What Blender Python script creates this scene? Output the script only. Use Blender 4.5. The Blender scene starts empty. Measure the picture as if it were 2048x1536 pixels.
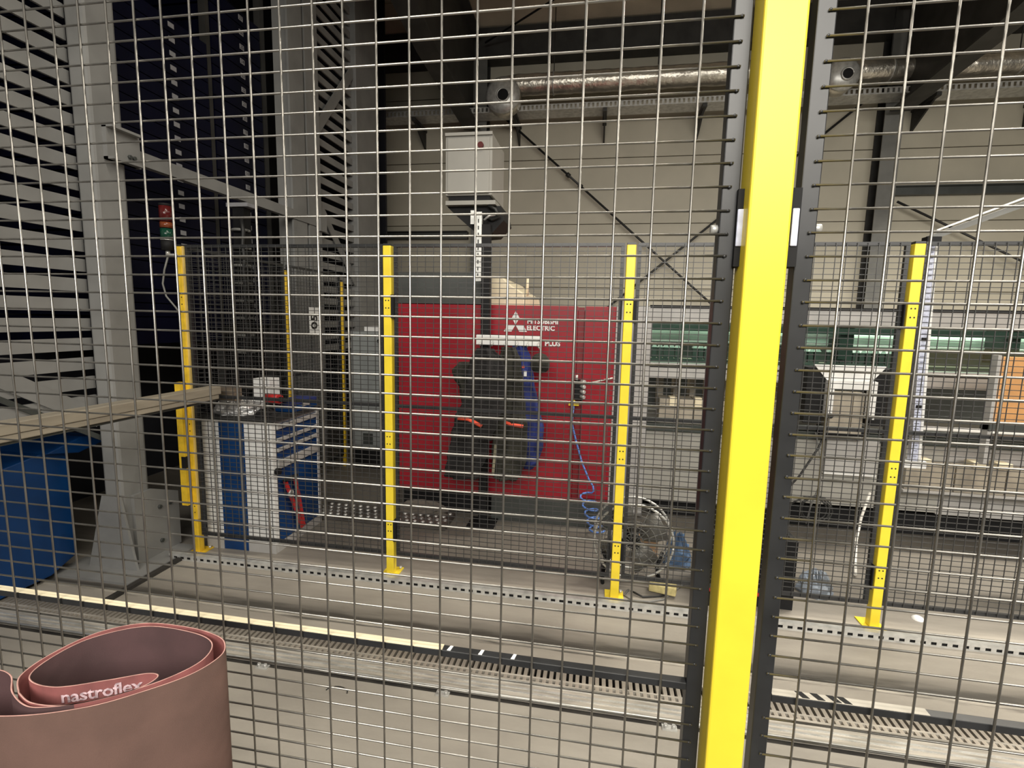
import bpy, bmesh, math, random
from mathutils import Vector, Matrix
random.seed(7)
R = math.radians
C = bpy.context.scene
COL = C.collection

# ------------------------------------------------------------------ camera, world, lamps, exposure
cam_d = bpy.data.cameras.new('camera')
cam_d.sensor_width = 36.0
cam_d.lens = 1004.48 / 2048 * 36.0
cam_d.clip_start = 0.02
cam = bpy.data.objects.new('camera', cam_d)
COL.objects.link(cam)
CX, CY, CZ = Vector((0.985, 0.170, 0.021)), Vector((-0.042, 0.123, 0.991)), Vector((0.166, -0.978, 0.129))
CX.normalize(); CZ = CX.cross(CY).normalized(); CY = CZ.cross(CX)
cam.matrix_world = Matrix(((CX.x, CY.x, CZ.x, 0), (CX.y, CY.y, CZ.y, 0), (CX.z, CY.z, CZ.z, 1.66), (0, 0, 0, 1)))
C.camera = cam

w = bpy.data.worlds.new('hall')
C.world = w
w.use_nodes = True
w.node_tree.nodes['Background'].inputs[0].default_value = (1.0, 0.95, 0.86, 1)
w.node_tree.nodes['Background'].inputs[1].default_value = 0.05

def lamp(x, y, z, sx, sy, e, tilt=0.0, col=(1.0, 0.93, 0.80), spread=180):
    d = bpy.data.lights.new('hall_lamp', 'AREA')
    d.shape = 'RECTANGLE'; d.size = sx; d.size_y = sy; d.energy = e; d.color = col; d.spread = R(spread)
    o = bpy.data.objects.new('hall_lamp', d); COL.objects.link(o)
    o.location = (x, y, z); o.rotation_euler = (R(tilt), 0, 0)
# ceiling lamps of the hall: rows behind the camera, over the aisle, over the machines
lamp(2.9, -3.4, 3.9, 10.0, 2.0, 275, 62, (1.0, 0.95, 0.86), 96)     # long bright band of lamps behind the camera
lamp(0.6, -0.3, 5.0, 3.2, 0.30, 60)
for lx in (-0.2, 3.2):
    lamp(lx, 1.7, 5.2, 2.6, 0.35, 62)
for lx in (2.9, 5.9):
    lamp(lx, 4.5, 5.0, 2.6, 0.30, 185, 0, (1.0, 0.93, 0.80), 134)
C.view_settings.view_transform = 'Standard'
C.view_settings.look = 'None'
C.view_settings.exposure = 0.0
C.view_settings.gamma = 1.0
C.view_settings.use_curve_mapping = False
C.cycles.use_denoising = True
C.cycles.max_bounces = 6

# ------------------------------------------------------------------ materials
MATS = {}
def mat(name, col, rough=0.5, metal=0.0, var=0.12, scale=6.0, bump=0.0, bscale=60.0, stretch=None, spec=0.5, dirt=None, trans=0.0, alpha=1.0):
    if name in MATS: return MATS[name]
    m = bpy.data.materials.new(name); m.use_nodes = True
    nt = m.node_tree; b = nt.nodes['Principled BSDF']
    tc = nt.nodes.new('ShaderNodeTexCoord')
    mp = nt.nodes.new('ShaderNodeMapping')
    if stretch: mp.inputs['Scale'].default_value = stretch
    nt.links.new(tc.outputs['Object'], mp.inputs[0])
    n = nt.nodes.new('ShaderNodeTexNoise'); n.inputs['Scale'].default_value = scale; n.inputs['Detail'].default_value = 5
    nt.links.new(mp.outputs[0], n.inputs['Vector'])
    r = nt.nodes.new('ShaderNodeValToRGB')
    dk = dirt or tuple(c * (1 - 2 * var) for c in col)
    lt = tuple(min(1, c * (1 + var)) for c in col)
    r.color_ramp.elements[0].position = 0.3; r.color_ramp.elements[0].color = (*dk, 1)
    r.color_ramp.elements[1].position = 0.62; r.color_ramp.elements[1].color = (*lt, 1)
    nt.links.new(n.outputs['Fac'], r.inputs[0])
    nt.links.new(r.outputs[0], b.inputs['Base Color'])
    b.inputs['Roughness'].default_value = rough; b.inputs['Metallic'].default_value = metal
    b.inputs['Specular IOR Level'].default_value = spec
    b.inputs['Transmission Weight'].default_value = trans
    b.inputs['Alpha'].default_value = alpha
    if bump:
        n2 = nt.nodes.new('ShaderNodeTexNoise'); n2.inputs['Scale'].default_value = bscale; n2.inputs['Detail'].default_value = 4
        nt.links.new(mp.outputs[0], n2.inputs['Vector'])
        bp = nt.nodes.new('ShaderNodeBump'); bp.inputs['Strength'].default_value = bump; bp.inputs['Distance'].default_value = 0.01
        nt.links.new(n2.outputs['Fac'], bp.inputs['Height']); nt.links.new(bp.outputs[0], b.inputs['Normal'])
    MATS[name] = m
    return m

yellow = mat('yellow_paint', (0.90, 0.69, 0.045), 0.38, var=0.04, scale=9)
yellow_old = mat('yellow_paint_worn', (0.80, 0.52, 0.03), 0.45, var=0.12, scale=14)
graphite = mat('graphite_paint', (0.024, 0.025, 0.027), 0.36, var=0.15, scale=12, spec=0.5)
wirem = mat('graphite_wire', (0.33, 0.32, 0.30), 0.36, 0.92, var=0.15, scale=20)
wirefar = mat('graphite_wire_far', (0.045, 0.045, 0.045), 0.4, var=0.1, scale=20)
blackm = mat('black_plastic', (0.010, 0.010, 0.011), 0.65, var=0.2, spec=0.25)
rubber = mat('black_rubber', (0.02, 0.02, 0.02), 0.8, var=0.25)
zinc = mat('zinc_steel', (0.60, 0.60, 0.58), 0.35, 0.45, var=0.12, scale=18, bump=0.05)
steel = mat('worn_steel', (0.50, 0.465, 0.41), 0.40, 0.25, var=0.2, scale=5, stretch=(1, 14, 14))
white = mat('white_paint', (0.83, 0.83, 0.82), 0.45, var=0.05)
offwhite = mat('off_white_paint', (0.37, 0.36, 0.33), 0.5, var=0.06, scale=3)
encl = mat('enclosure_grey_paint', (0.30, 0.29, 0.265), 0.5, var=0.05, scale=3)
cream = mat('cream_paint', (0.74, 0.66, 0.48), 0.45, var=0.06)
lavender = mat('lavender_plastic', (0.60, 0.63, 0.78), 0.4, var=0.12, scale=60)
greyp = mat('light_grey_paint', (0.42, 0.41, 0.40), 0.45, var=0.07, scale=4)
tower_grey = mat('tower_grey_paint', (0.25, 0.25, 0.245), 0.5, var=0.08, scale=4)
dark_grey = mat('dark_grey_paint', (0.055, 0.06, 0.057), 0.45, var=0.1)
cabgrey = mat('cabinet_grey', (0.27, 0.29, 0.29), 0.5, var=0.08)
red = mat('red_paint', (0.31, 0.012, 0.024), 0.35, var=0.08, scale=2)
redlamp = mat('red_lens', (0.09, 0.010, 0.010), 0.2, var=0.05)
orangelens = mat('orange_lens', (0.19, 0.045, 0.015), 0.2, var=0.05)
greenlens = mat('green_lens', (0.006, 0.05, 0.03), 0.2, var=0.05)
blue = mat('blue_paint', (0.002, 0.040, 0.155), 0.4, var=0.12, scale=5)
navy = mat('navy_steel', (0.0012, 0.0018, 0.012), 0.5, var=0.25, scale=3, spec=0.2)
tagm = mat('grey_tag', (0.30, 0.30, 0.32), 0.6, var=0.1)
inkm = mat('black_ink', (0.015, 0.015, 0.015), 0.7, var=0.1)
whiteprint = mat('white_print', (0.80, 0.80, 0.80), 0.5, var=0.03)
lilacprint = mat('lilac_print', (0.62, 0.46, 0.50), 0.7, var=0.3, scale=160)
tan = mat('tan_steel', (0.30, 0.265, 0.21), 0.5, var=0.12, scale=3, stretch=(6, 1, 6))
orangebox = mat('orange_board', (0.66, 0.34, 0.13), 0.7, var=0.08, scale=8)
darkcloth = mat('black_workwear', (0.013, 0.012, 0.0125), 0.95, var=0.3, scale=9, bump=0.9, bscale=22)
olivecloth = mat('olive_workwear', (0.026, 0.025, 0.019), 0.95, var=0.35, scale=9, bump=0.9, bscale=22)
bluecloth = mat('blue_workwear', (0.015, 0.025, 0.13), 0.9, var=0.3, scale=8, bump=0.8, bscale=22)
orangetrim = mat('orange_trim', (0.85, 0.10, 0.05), 0.7, var=0.1)
bluehose = mat('blue_hose', (0.10, 0.22, 0.60), 0.4, var=0.1)
redplas = mat('red_plastic', (0.50, 0.03, 0.03), 0.4, var=0.1)
cardboard = mat('cardboard', (0.42, 0.26, 0.15), 0.85, var=0.15)
foam = mat('yellow_foam', (0.55, 0.47, 0.22), 0.9, var=0.12, scale=40)
wallm = mat('cream_sandwich_panel', (0.50, 0.465, 0.375), 0.55, var=0.04, scale=2.0)
ceilm = mat('brown_roof_sheet', (0.60, 0.53, 0.42), 0.7, var=0.1, scale=1.5)
beamm = mat('dark_steel_beam', (0.035, 0.034, 0.032), 0.6, var=0.2, scale=4)
colm = mat('grey_steel_column', (0.16, 0.16, 0.15), 0.5, var=0.12, scale=4)
foil = mat('foil_wrap', (0.72, 0.68, 0.60), 0.30, 0.85, var=0.12, scale=7, bump=1.0, bscale=18)
foilsm = mat('crumpled_foil', (0.80, 0.80, 0.80), 0.22, 0.6, var=0.1, scale=9, bump=1.0, bscale=30)
groove_shadowm = mat('dark_groove_and_shadow', (0.03, 0.027, 0.024), 0.8, var=0.3, scale=9)  # real grooves, and the shadow painted under the rail strip's lip
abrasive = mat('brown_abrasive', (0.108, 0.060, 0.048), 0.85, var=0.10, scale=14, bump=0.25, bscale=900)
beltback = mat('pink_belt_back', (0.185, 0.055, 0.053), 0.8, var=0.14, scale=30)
beltin = mat('purple_belt_inside_shaded', (0.055, 0.026, 0.028), 0.85, var=0.12, scale=14, bump=0.2, bscale=900)  # abrasive toned darker; shade inside the coil put into the colour
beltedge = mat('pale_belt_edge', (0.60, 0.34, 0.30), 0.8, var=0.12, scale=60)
cablem = mat('black_cable', (0.02, 0.02, 0.02), 0.5, var=0.15)
whitecable = mat('white_cable', (0.62, 0.60, 0.56), 0.5, var=0.1)
greycable = mat('grey_cable', (0.18, 0.18, 0.17), 0.5, var=0.1)
toolsteel = mat('tan_tool_steel', (0.36, 0.32, 0.26), 0.45, var=0.15, scale=6)
greensteel = mat('dark_green_steel', (0.032, 0.042, 0.038), 0.45, var=0.2, scale=3)
glassfar = mat('teal_pane_back', (0.55, 0.66, 0.60), 0.4, var=0.25, scale=2)

def glass_mat():
    m = bpy.data.materials.new('green_glass'); m.use_nodes = True
    nt = m.node_tree; nt.nodes.remove(nt.nodes['Principled BSDF']); out = nt.nodes['Material Output']
    n = nt.nodes.new('ShaderNodeTexNoise'); n.inputs['Scale'].default_value = 1.5
    r = nt.nodes.new('ShaderNodeValToRGB')
    r.color_ramp.elements[0].color = (0.78, 0.92, 0.86, 1); r.color_ramp.elements[1].color = (0.84, 0.95, 0.90, 1)
    nt.links.new(n.outputs['Fac'], r.inputs[0])
    tr = nt.nodes.new('ShaderNodeBsdfTransparent'); nt.links.new(r.outputs[0], tr.inputs[0])
    gl = nt.nodes.new('ShaderNodeBsdfGlossy'); gl.inputs['Roughness'].default_value = 0.08
    fr = nt.nodes.new('ShaderNodeFresnel'); fr.inputs[0].default_value = 1.5
    mx = nt.nodes.new('ShaderNodeMixShader')
    nt.links.new(fr.outputs[0], mx.inputs[0]); nt.links.new(tr.outputs[0], mx.inputs[1]); nt.links.new(gl.outputs[0], mx.inputs[2])
    nt.links.new(mx.outputs[0], out.inputs[0])
    return m
glass = glass_mat()

def floor_mat():
    m = bpy.data.materials.new('concrete_floor'); m.use_nodes = True
    nt = m.node_tree; L = nt.links; b = nt.nodes['Principled BSDF']
    tc = nt.nodes.new('ShaderNodeTexCoord')
    mp = nt.nodes.new('ShaderNodeMapping'); mp.inputs['Scale'].default_value = (0.5, 1.6, 1)
    L.new(tc.outputs['Object'], mp.inputs[0])
    n = nt.nodes.new('ShaderNodeTexNoise'); n.inputs['Scale'].default_value = 2.2; n.inputs['Detail'].default_value = 8; n.inputs['Roughness'].default_value = 0.62
    L.new(mp.outputs[0], n.inputs['Vector'])
    r = nt.nodes.new('ShaderNodeValToRGB')
    r.color_ramp.elements[0].position = 0.32; r.color_ramp.elements[0].color = (0.285, 0.262, 0.23, 1)
    r.color_ramp.elements[1].position = 0.66; r.color_ramp.elements[1].color = (0.40, 0.37, 0.325, 1)
    L.new(n.outputs['Fac'], r.inputs[0])
    # worn oily wheel track beside the floor joint, and the floor darker inside the guarded cell
    s = nt.nodes.new('ShaderNodeSeparateXYZ'); L.new(tc.outputs['Object'], s.inputs[0])
    n2 = nt.nodes.new('ShaderNodeTexNoise'); n2.inputs['Scale'].default_value = 3.0; n2.inputs['Detail'].default_value = 6
    mp2 = nt.nodes.new('ShaderNodeMapping'); mp2.inputs['Scale'].default_value = (1.0, 7.0, 1)
    L.new(tc.outputs['Object'], mp2.inputs[0]); L.new(mp2.outputs[0], n2.inputs['Vector'])
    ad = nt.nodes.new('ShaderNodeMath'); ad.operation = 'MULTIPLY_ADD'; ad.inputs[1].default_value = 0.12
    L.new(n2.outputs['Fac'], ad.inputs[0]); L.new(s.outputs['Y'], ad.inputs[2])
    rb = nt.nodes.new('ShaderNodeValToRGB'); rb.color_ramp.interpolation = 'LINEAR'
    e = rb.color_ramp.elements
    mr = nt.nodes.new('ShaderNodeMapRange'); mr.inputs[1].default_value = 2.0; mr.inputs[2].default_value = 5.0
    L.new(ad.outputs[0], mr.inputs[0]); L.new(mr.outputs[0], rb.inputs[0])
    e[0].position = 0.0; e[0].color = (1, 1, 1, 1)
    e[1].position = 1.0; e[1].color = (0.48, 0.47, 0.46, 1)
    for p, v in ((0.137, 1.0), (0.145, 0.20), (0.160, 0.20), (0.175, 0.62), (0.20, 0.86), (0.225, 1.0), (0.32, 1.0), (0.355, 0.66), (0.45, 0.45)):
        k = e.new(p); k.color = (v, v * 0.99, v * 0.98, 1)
    mx = nt.nodes.new('ShaderNodeMixRGB'); mx.blend_type = 'MULTIPLY'; mx.inputs[0].default_value = 1.0
    L.new(r.outputs[0], mx.inputs[1]); L.new(rb.outputs[0], mx.inputs[2])
    L.new(mx.outputs[0], b.inputs['Base Color'])
    b.inputs['Roughness'].default_value = 0.55
    bp = nt.nodes.new('ShaderNodeBump'); bp.inputs['Strength'].default_value = 0.08; bp.inputs['Distance'].default_value = 0.01
    n3 = nt.nodes.new('ShaderNodeTexNoise'); n3.inputs['Scale'].default_value = 60
    L.new(tc.outputs['Object'], n3.inputs['Vector']); L.new(n3.outputs['Fac'], bp.inputs['Height']); L.new(bp.outputs[0], b.inputs['Normal'])
    return m
floorm = floor_mat()

# ------------------------------------------------------------------ mesh helpers
class MB:
    def __init__(s): s.v = []; s.f = []; s.sm = []
    def box(s, x0, x1, y0, y1, z0, z1):
        i = len(s.v)
        s.v += [(x0,y0,z0),(x1,y0,z0),(x1,y1,z0),(x0,y1,z0),(x0,y0,z1),(x1,y0,z1),(x1,y1,z1),(x0,y1,z1)]
        for q in ((0,3,2,1),(4,5,6,7),(0,1,5,4),(1,2,6,5),(2,3,7,6),(3,0,4,7)):
            s.f.append(tuple(i + k for k in q)); s.sm.append(False)
        return s
    def bar(s, p0, p1, wd, th, up=(0,0,1)):
        """a rectangular bar between two points, wd across, th along up"""
        p0, p1 = Vector(p0), Vector(p1); d = (p1 - p0).normalized(); u = Vector(up)
        a = d.cross(u)
        if a.length < 1e-4: a = d.cross(Vector((1,0,0)))
        a.normalize(); u = a.cross(d).normalized()
        a *= wd / 2; u *= th / 2
        i = len(s.v)
        s.v += [tuple(q) for q in (p0-a-u, p0+a-u, p1+a-u, p1-a-u, p0-a+u, p0+a+u, p1+a+u, p1-a+u)]
        for q in ((0,3,2,1),(4,5,6,7),(0,1,5,4),(1,2,6,5),(2,3,7,6),(3,0,4,7)):
            s.f.append(tuple(i + k for k in q)); s.sm.append(False)
        return s
    def tube(s, pts, r, n=8, cap=True):
        pts = [Vector(p) for p in pts]; i0 = len(s.v); m = len(pts)
        rr = r if isinstance(r, (list, tuple)) else [r] * m
        prev = None
        for k, p in enumerate(pts):
            d = (pts[min(k+1, m-1)] - pts[max(k-1, 0)])
            if d.length < 1e-9: d = Vector((0,0,1))
            d.normalize()
            if prev is None:
                a = d.orthogonal().normalized()
            else:
                a = (prev - d * prev.dot(d))
                a = a.normalized() if a.length > 1e-6 else d.orthogonal().normalized()
            prev = a; b = d.cross(a)
            for j in range(n):
                t = 2 * math.pi * j / n
                s.v.append(tuple(p + (a * math.cos(t) + b * math.sin(t)) * rr[k]))
        for k in range(m - 1):
            for j in range(n):
                s.f.append((i0+k*n+j, i0+k*n+(j+1)%n, i0+(k+1)*n+(j+1)%n, i0+(k+1)*n+j)); s.sm.append(True)
        if cap:
            s.f.append(tuple(i0 + j for j in reversed(range(n)))); s.sm.append(False)
            s.f.append(tuple(i0 + (m-1)*n + j for j in range(n))); s.sm.append(False)
        return s
    def cyl(s, p0, p1, r, n=16, r1=None): return s.tube([p0, p1], [r, r if r1 is None else r1], n)
    def prism(s, poly, axis, a0, a1):
        """poly: 2D points; axis 'x': (y,z), 'y': (x,z), 'z': (x,y)"""
        i = len(s.v); n = len(poly)
        def P(q, a): return {'x': (a, q[0], q[1]), 'y': (q[0], a, q[1]), 'z': (q[0], q[1], a)}[axis]
        s.v += [P(q, a0) for q in poly] + [P(q, a1) for q in poly]
        s.f.append(tuple(range(i, i+n))); s.sm.append(False)
        s.f.append(tuple(reversed(range(i+n, i+2*n)))); s.sm.append(False)
        for k in range(n):
            s.f.append((i+k, i+n+k, i+n+(k+1)%n, i+(k+1)%n)); s.sm.append(False)
        return s
    def dome(s, c, r, h, n=10, m=4, d=(0,0,1)):
        d = Vector(d).normalized(); a = d.orthogonal().normalized(); b = d.cross(a); c = Vector(c); i = len(s.v)
        for k in range(m):
            t = k / m * math.pi / 2
            for j in range(n):
                q = 2*math.pi*j/n
                s.v.append(tuple(c + (a*math.cos(q)+b*math.sin(q))*r*math.cos(t) + d*h*math.sin(t)))
        s.v.append(tuple(c + d*h))
        for k in range(m-1):
            for j in range(n):
                s.f.append((i+k*n+j, i+k*n+(j+1)%n, i+(k+1)*n+(j+1)%n, i+(k+1)*n+j)); s.sm.append(True)
        for j in range(n):
            s.f.append((i+(m-1)*n+j, i+(m-1)*n+(j+1)%n, len(s.v)-1)); s.sm.append(True)
        return s
    def loft(s, rings, cap=True):
        i0 = len(s.v); n = len(rings[0])
        for r in rings: s.v += [tuple(p) for p in r]
        for k in range(len(rings)-1):
            for j in range(n):
                s.f.append((i0+k*n+j, i0+k*n+(j+1)%n, i0+(k+1)*n+(j+1)%n, i0+(k+1)*n+j)); s.sm.append(True)
        if cap:
            s.f.append(tuple(i0+j for j in reversed(range(n)))); s.sm.append(True)
            s.f.append(tuple(i0+(len(rings)-1)*n+j for j in range(n))); s.sm.append(True)
        return s
    def mesh(s, name, m, org=(0,0,0)):
        me = bpy.data.meshes.new(name)
        me.from_pydata([(v[0]-org[0], v[1]-org[1], v[2]-org[2]) for v in s.v], [], s.f)
        me.polygons.foreach_set('use_smooth', s.sm)
        me.materials.append(m); me.validate(); me.update()
        bm = bmesh.new(); bm.from_mesh(me); bmesh.ops.recalc_face_normals(bm, faces=bm.faces); bm.to_mesh(me); bm.free()
        return me
    def build(s, name, m, parent=None, bevel=0.0, stuff=False):
        org = root_loc(parent)
        me = s.mesh(name, m, org)
        o = bpy.data.objects.new(name, me); COL.objects.link(o)
        if parent: o.parent = parent
        if bevel:
            md = o.modifiers.new('bevel', 'BEVEL'); md.width = bevel; md.segments = 2; md.limit_method = 'ANGLE'
        if stuff: o['kind'] = 'stuff'
        return o

def root_loc(o):
    p = Vector((0,0,0))
    while o is not None:
        p += o.location; o = o.parent
    return p
def tag(o, label, cat, group=None):
    o['label'] = label; o['category'] = cat
    if group: o['group'] = group
    return o
def thing(name, label, cat, loc=(0,0,0), group=None):
    o = bpy.data.objects.new(name, None); COL.objects.link(o); o.location = loc; o.empty_display_size = 0.1
    return tag(o, label, cat, group)
def struct(o): o['kind'] = 'structure'; return o
def inst(name, me, parent, loc, rot=(0,0,0)):
    o = bpy.data.objects.new(name, me); COL.objects.link(o); o.parent = parent
    o.location = Vector(loc) - root_loc(parent); o.rotation_euler = rot
    return o
def text_mesh(txt, size, depth=0.0006, bold=0.0, spacing=1.0):
    cu = bpy.data.curves.new('text', 'FONT'); cu.body = txt; cu.size = size; cu.extrude = depth; cu.align_x = 'CENTER'; cu.align_y = 'CENTER'
    cu.offset = bold; cu.space_character = spacing; cu.resolution_u = 2
    ob = bpy.data.objects.new('text', cu); COL.objects.link(ob)
    bpy.context.view_layer.update()
    me = bpy.data.meshes.new_from_object(ob.evaluated_get(bpy.context.evaluated_depsgraph_get()))
    bpy.data.objects.remove(ob)
    return me
def text(name, txt, size, m, parent, loc, rot, bold=0.0, sx=1.0, spacing=1.0):
    me = text_mesh(txt, size, bold=bold, spacing=spacing); me.materials.clear(); me.materials.append(m)
    o = inst(name, me, parent, loc, rot); o.scale = (sx, 1, 1)
    return o
FRONT = (R(90), 0, 0)          # lettering that faces -Y
SIDE = (R(90), 0, R(90))       # lettering that faces +X

# ------------------------------------------------------------------ the hall
WALLY = 8.5
fl = struct(MB().box(-9, 9, -7, 2.088, -0.2, 0).box(-9, 9, 2.224, 9.0, -0.2, 0).box(-9, 9, 2.088, 2.224, -0.2, -0.09).build('floor', floorm))
wb = bpy.data.objects.new('wall_back', None); COL.objects.link(wb); struct(wb)
zs = [-0.85, 0.165, 1.18, 2.195, 3.21, 4.225, 5.24, 6.3]
for k in range(len(zs)-1):
    for x0, x1 in ((-9, -2.15), (-2.15, 4.02), (4.02, 9.5)):
        z0, z1 = max(0, zs[k]), zs[k+1]
        MB().box(x0+0.004, x1-0.004, WALLY, WALLY+0.12, z0+0.007, z1-0.007).build('wall_panel', wallm, wb)
MB().box(-9, 9.5, WALLY+0.03, WALLY+0.14, 0, 6.3).build('joint_backing', mat('joint_brown', (0.20, 0.18, 0.14), 0.8), wb)  # backing darker than the panels, seen through the joints
cl = bpy.data.objects.new('ceiling', None); COL.objects.link(cl); struct(cl)
def roofz(y): return 6.15 + (WALLY - y) * 0.10
for k in range(16):
    y1 = 8.62 - k * 1.0; y0 = y1 - 0.985
    MB().prism([(y0, roofz(y0)), (y1, roofz(y1)), (y1, roofz(y1)+0.1), (y0, roofz(y0)+0.1)], 'x', -9, 9.5).build('roof_panel', ceilm, cl)
for y in (7.2, 5.2, 3.2, 1.2, -0.8, -2.8):
    MB().box(-9, 9.5, y-0.05, y+0.05, roofz(y)-0.22, roofz(y)-0.005).build('purlin', beamm, cl)
MB().box(-9, 9.5, 8.25, 8.49, 5.68, 6.14).build('eave_beam', beamm, cl)

def hcol(name, x, label, w_=0.24):
    t = thing(name, label, 'column', (x, 8.37, 0))
    MB().box(x-w_/2, x+w_/2, 8.25, 8.265, 0, 5.68).build('flange', colm, t)
    MB().box(x-w_/2, x+w_/2, 8.475, 8.49, 0, 5.68).build('flange', beamm, t)  # rear flange and web in darker steel: their shade put into the colour
    MB().box(x-0.012, x+0.012, 8.265, 8.475, 0, 5.68).build('web', beamm, t)
    MB().box(x-w_/2-0.04, x+w_/2+0.04, 8.2, 8.495, 0, 0.03).build('base_plate', colm, t)
hcol('steel_column', 3.95, 'dark grey steel column against the cream wall right of the yellow near post')
hcol('steel_column', -2.02, 'dark steel column against the back wall behind the wall mounted white enclosure')
def rafter(x, label, wd):
    t = thing('roof_rafter', label, 'beam', (x, 8.1, 4.6))
    bot = [(8.12, 4.60), (6.0, 4.72), (5.2, 4.86), (-6.5, 5.95)]
    MB().prism(bot + [(y, z+0.025) for y, z in bot[::-1]], 'x', x-wd, x+wd).build('bottom_flange', beamm, t)
    MB().prism([(y, z+0.025) for y, z in bot] + [(-6.5, roofz(-6.5)-0.25), (8.12, roofz(8.12)-0.25)], 'x', x-0.012, x+0.012).build('web', beamm, t)
    MB().prism([(-6.5, roofz(-6.5)-0.25), (8.12, roofz(8.12)-0.25), (8.12, roofz(8.12)-0.225), (-6.5, roofz(-6.5)-0.225)], 'x', x-wd, x+wd).build('top_flange', beamm, t)
rafter(-2.10, 'dark roof rafter running overhead above the white enclosure', 0.13)
rafter(3.95, 'dark roof rafter running up to the top right corner', 0.13)

def rod(name, p0, p1, r, label, buckle=None):
    t = thing(name, label, 'bracing rod', p0)
    MB().cyl(p0, p1, r, 8).build('rod', cablem, t)
    if buckle is not None:
        p0, p1 = Vector(p0), Vector(p1); d = (p1-p0).normalized(); c = p0.lerp(p1, buckle)
        MB().cyl(c-d*0.16, c-d*0.10, 0.035, 8).cyl(c+d*0.10, c+d*0.16, 0.035, 8).bar(c-d*0.12+Vector((0,0.025,0)), c+d*0.12+Vector((0,0.025,0)), 0.012, 0.02).bar(c-d*0.12-Vector((0,0.025,0)), c+d*0.12-Vector((0,0.025,0)), 0.012, 0.02).build('turnbuckle', cablem, t)
rod('bracing_rod', (-1.93, 8.33, 5.10), (3.74, 8.33, 0.20), 0.017, 'black bracing rod with turnbuckle falling left to right across the cream wall', 0.255)
rod('bracing_rod', (3.72, 8.36, 4.95), (-1.90, 8.36, 0.15), 0.017, 'black bracing rod rising left to right behind the yellow near post')
rod('bracing_rod', (4.15, 8.33, 3.45), (7.6, 8.33, 1.72), 0.017, 'short black bracing rod right of the dark steel column')
t = thing('wall_girt', 'dark steel girt on the wall left of the pole carrying the white enclosure', 'beam', (-3.0, 8.45, 3.0))
MB().box(-3.9, -2.24, 8.40, 8.495, 2.98, 3.10).build('web', dark_grey, t)
MB().box(-3.9, -2.24, 8.34, 8.40, 3.085, 3.10).build('flange', beamm, t)
t = thing('wall_girt', 'grey steel girt crossing the wall right of the dark column', 'beam', (4.1, 8.45, 3.6))
MB().box(4.11, 9.3, 8.40, 8.495, 3.56, 3.68).build('web', dark_grey, t)
MB().box(4.11, 9.3, 8.34, 8.40, 3.665, 3.68).build('flange', dark_grey, t)

rod('roof_brace', (-1.9, 8.1, 5.85), (2.4, 5.2, 6.2), 0.014, 'thin black roof brace rod under the brown roof left of the yellow near post')
# foil wrapped ventilation ducts with round end caps
def duct(x0, x1, z, y, r, cap, label):
    t = thing('foil_duct', label, 'duct', (x0, y, z))
    n = 36; rings = []
    L = x1 - x0
    random.seed(int(x0*100)+50)
    nseg = int(L/0.07)
    for k in range(nseg+1):
        rr = r * (1 + 0.02*math.sin(k*1.7) + random.uniform(-0.012, 0.012))
        if k % 13 == 0: rr *= 0.965
        rings.append([(x0+L*k/nseg, y+rr*math.cos(2*math.pi*j/n)*(1+random.uniform(-.014,.014)), z+rr*math.sin(2*math.pi*j/n)*(1+random.uniform(-.014,.014))) for j in range(n)])
    MB().loft(rings).build('wrapped_pipe', foil, t)
    # cap facing the aisle
    cx, zc, rc = cap; yc = y - 0.30
    MB().tube([(cx, yc+0.20, zc), (cx, yc, zc)], rc*0.97, 28).tube([(cx, yc+0.2, zc+0.05), (cx, y-0.04, z), (cx+0.08, y, z), (x0+0.02, y, z)], r*0.98, 24).build('elbow', foil, t)
    MB().tube([(cx, yc+0.01, zc), (cx, yc-0.02, zc), (cx, yc-0.06, zc), (cx, yc-0.09, zc)], [rc, rc, rc*0.80, rc*0.36], 28).build('end_cap', zinc, t)
    MB().cyl((cx+0.02, yc-0.088, zc-0.03), (cx+0.02, yc-0.108, zc-0.03), rc*0.32, 20).build('port', blackm, t)
    MB().tube([(cx+0.02+rc*0.34*math.cos(a*math.pi/10), yc-0.10, zc-0.03+rc*0.34*math.sin(a*math.pi/10)) for a in range(21)], 0.012, 6).build('port_rim', zinc, t)
    for xs in [x0+0.6+1.5*i for i in range(int((L-0.5)/1.5)+1)]:
        MB().tube([(xs, y+r*1.04*math.cos(a*math.pi/12), z+r*1.04*math.sin(a*math.pi/12)) for a in range(25)], 0.010, 6).build('strap', zinc, t)
        MB().cyl((xs, y, z+r), (xs, y, roofz(y)), 0.007, 6).build('hanger', cablem, t)
duct(-1.42, 2.45, 5.155, 7.98, 0.148, (-1.53, 4.90, 0.255), 'foil wrapped duct along the wall left of the yellow near post')
duct(3.10, 8.5, 5.085, 7.98, 0.135, (3.01, 4.93, 0.205), 'foil wrapped duct along the wall right of the yellow near post')
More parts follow.
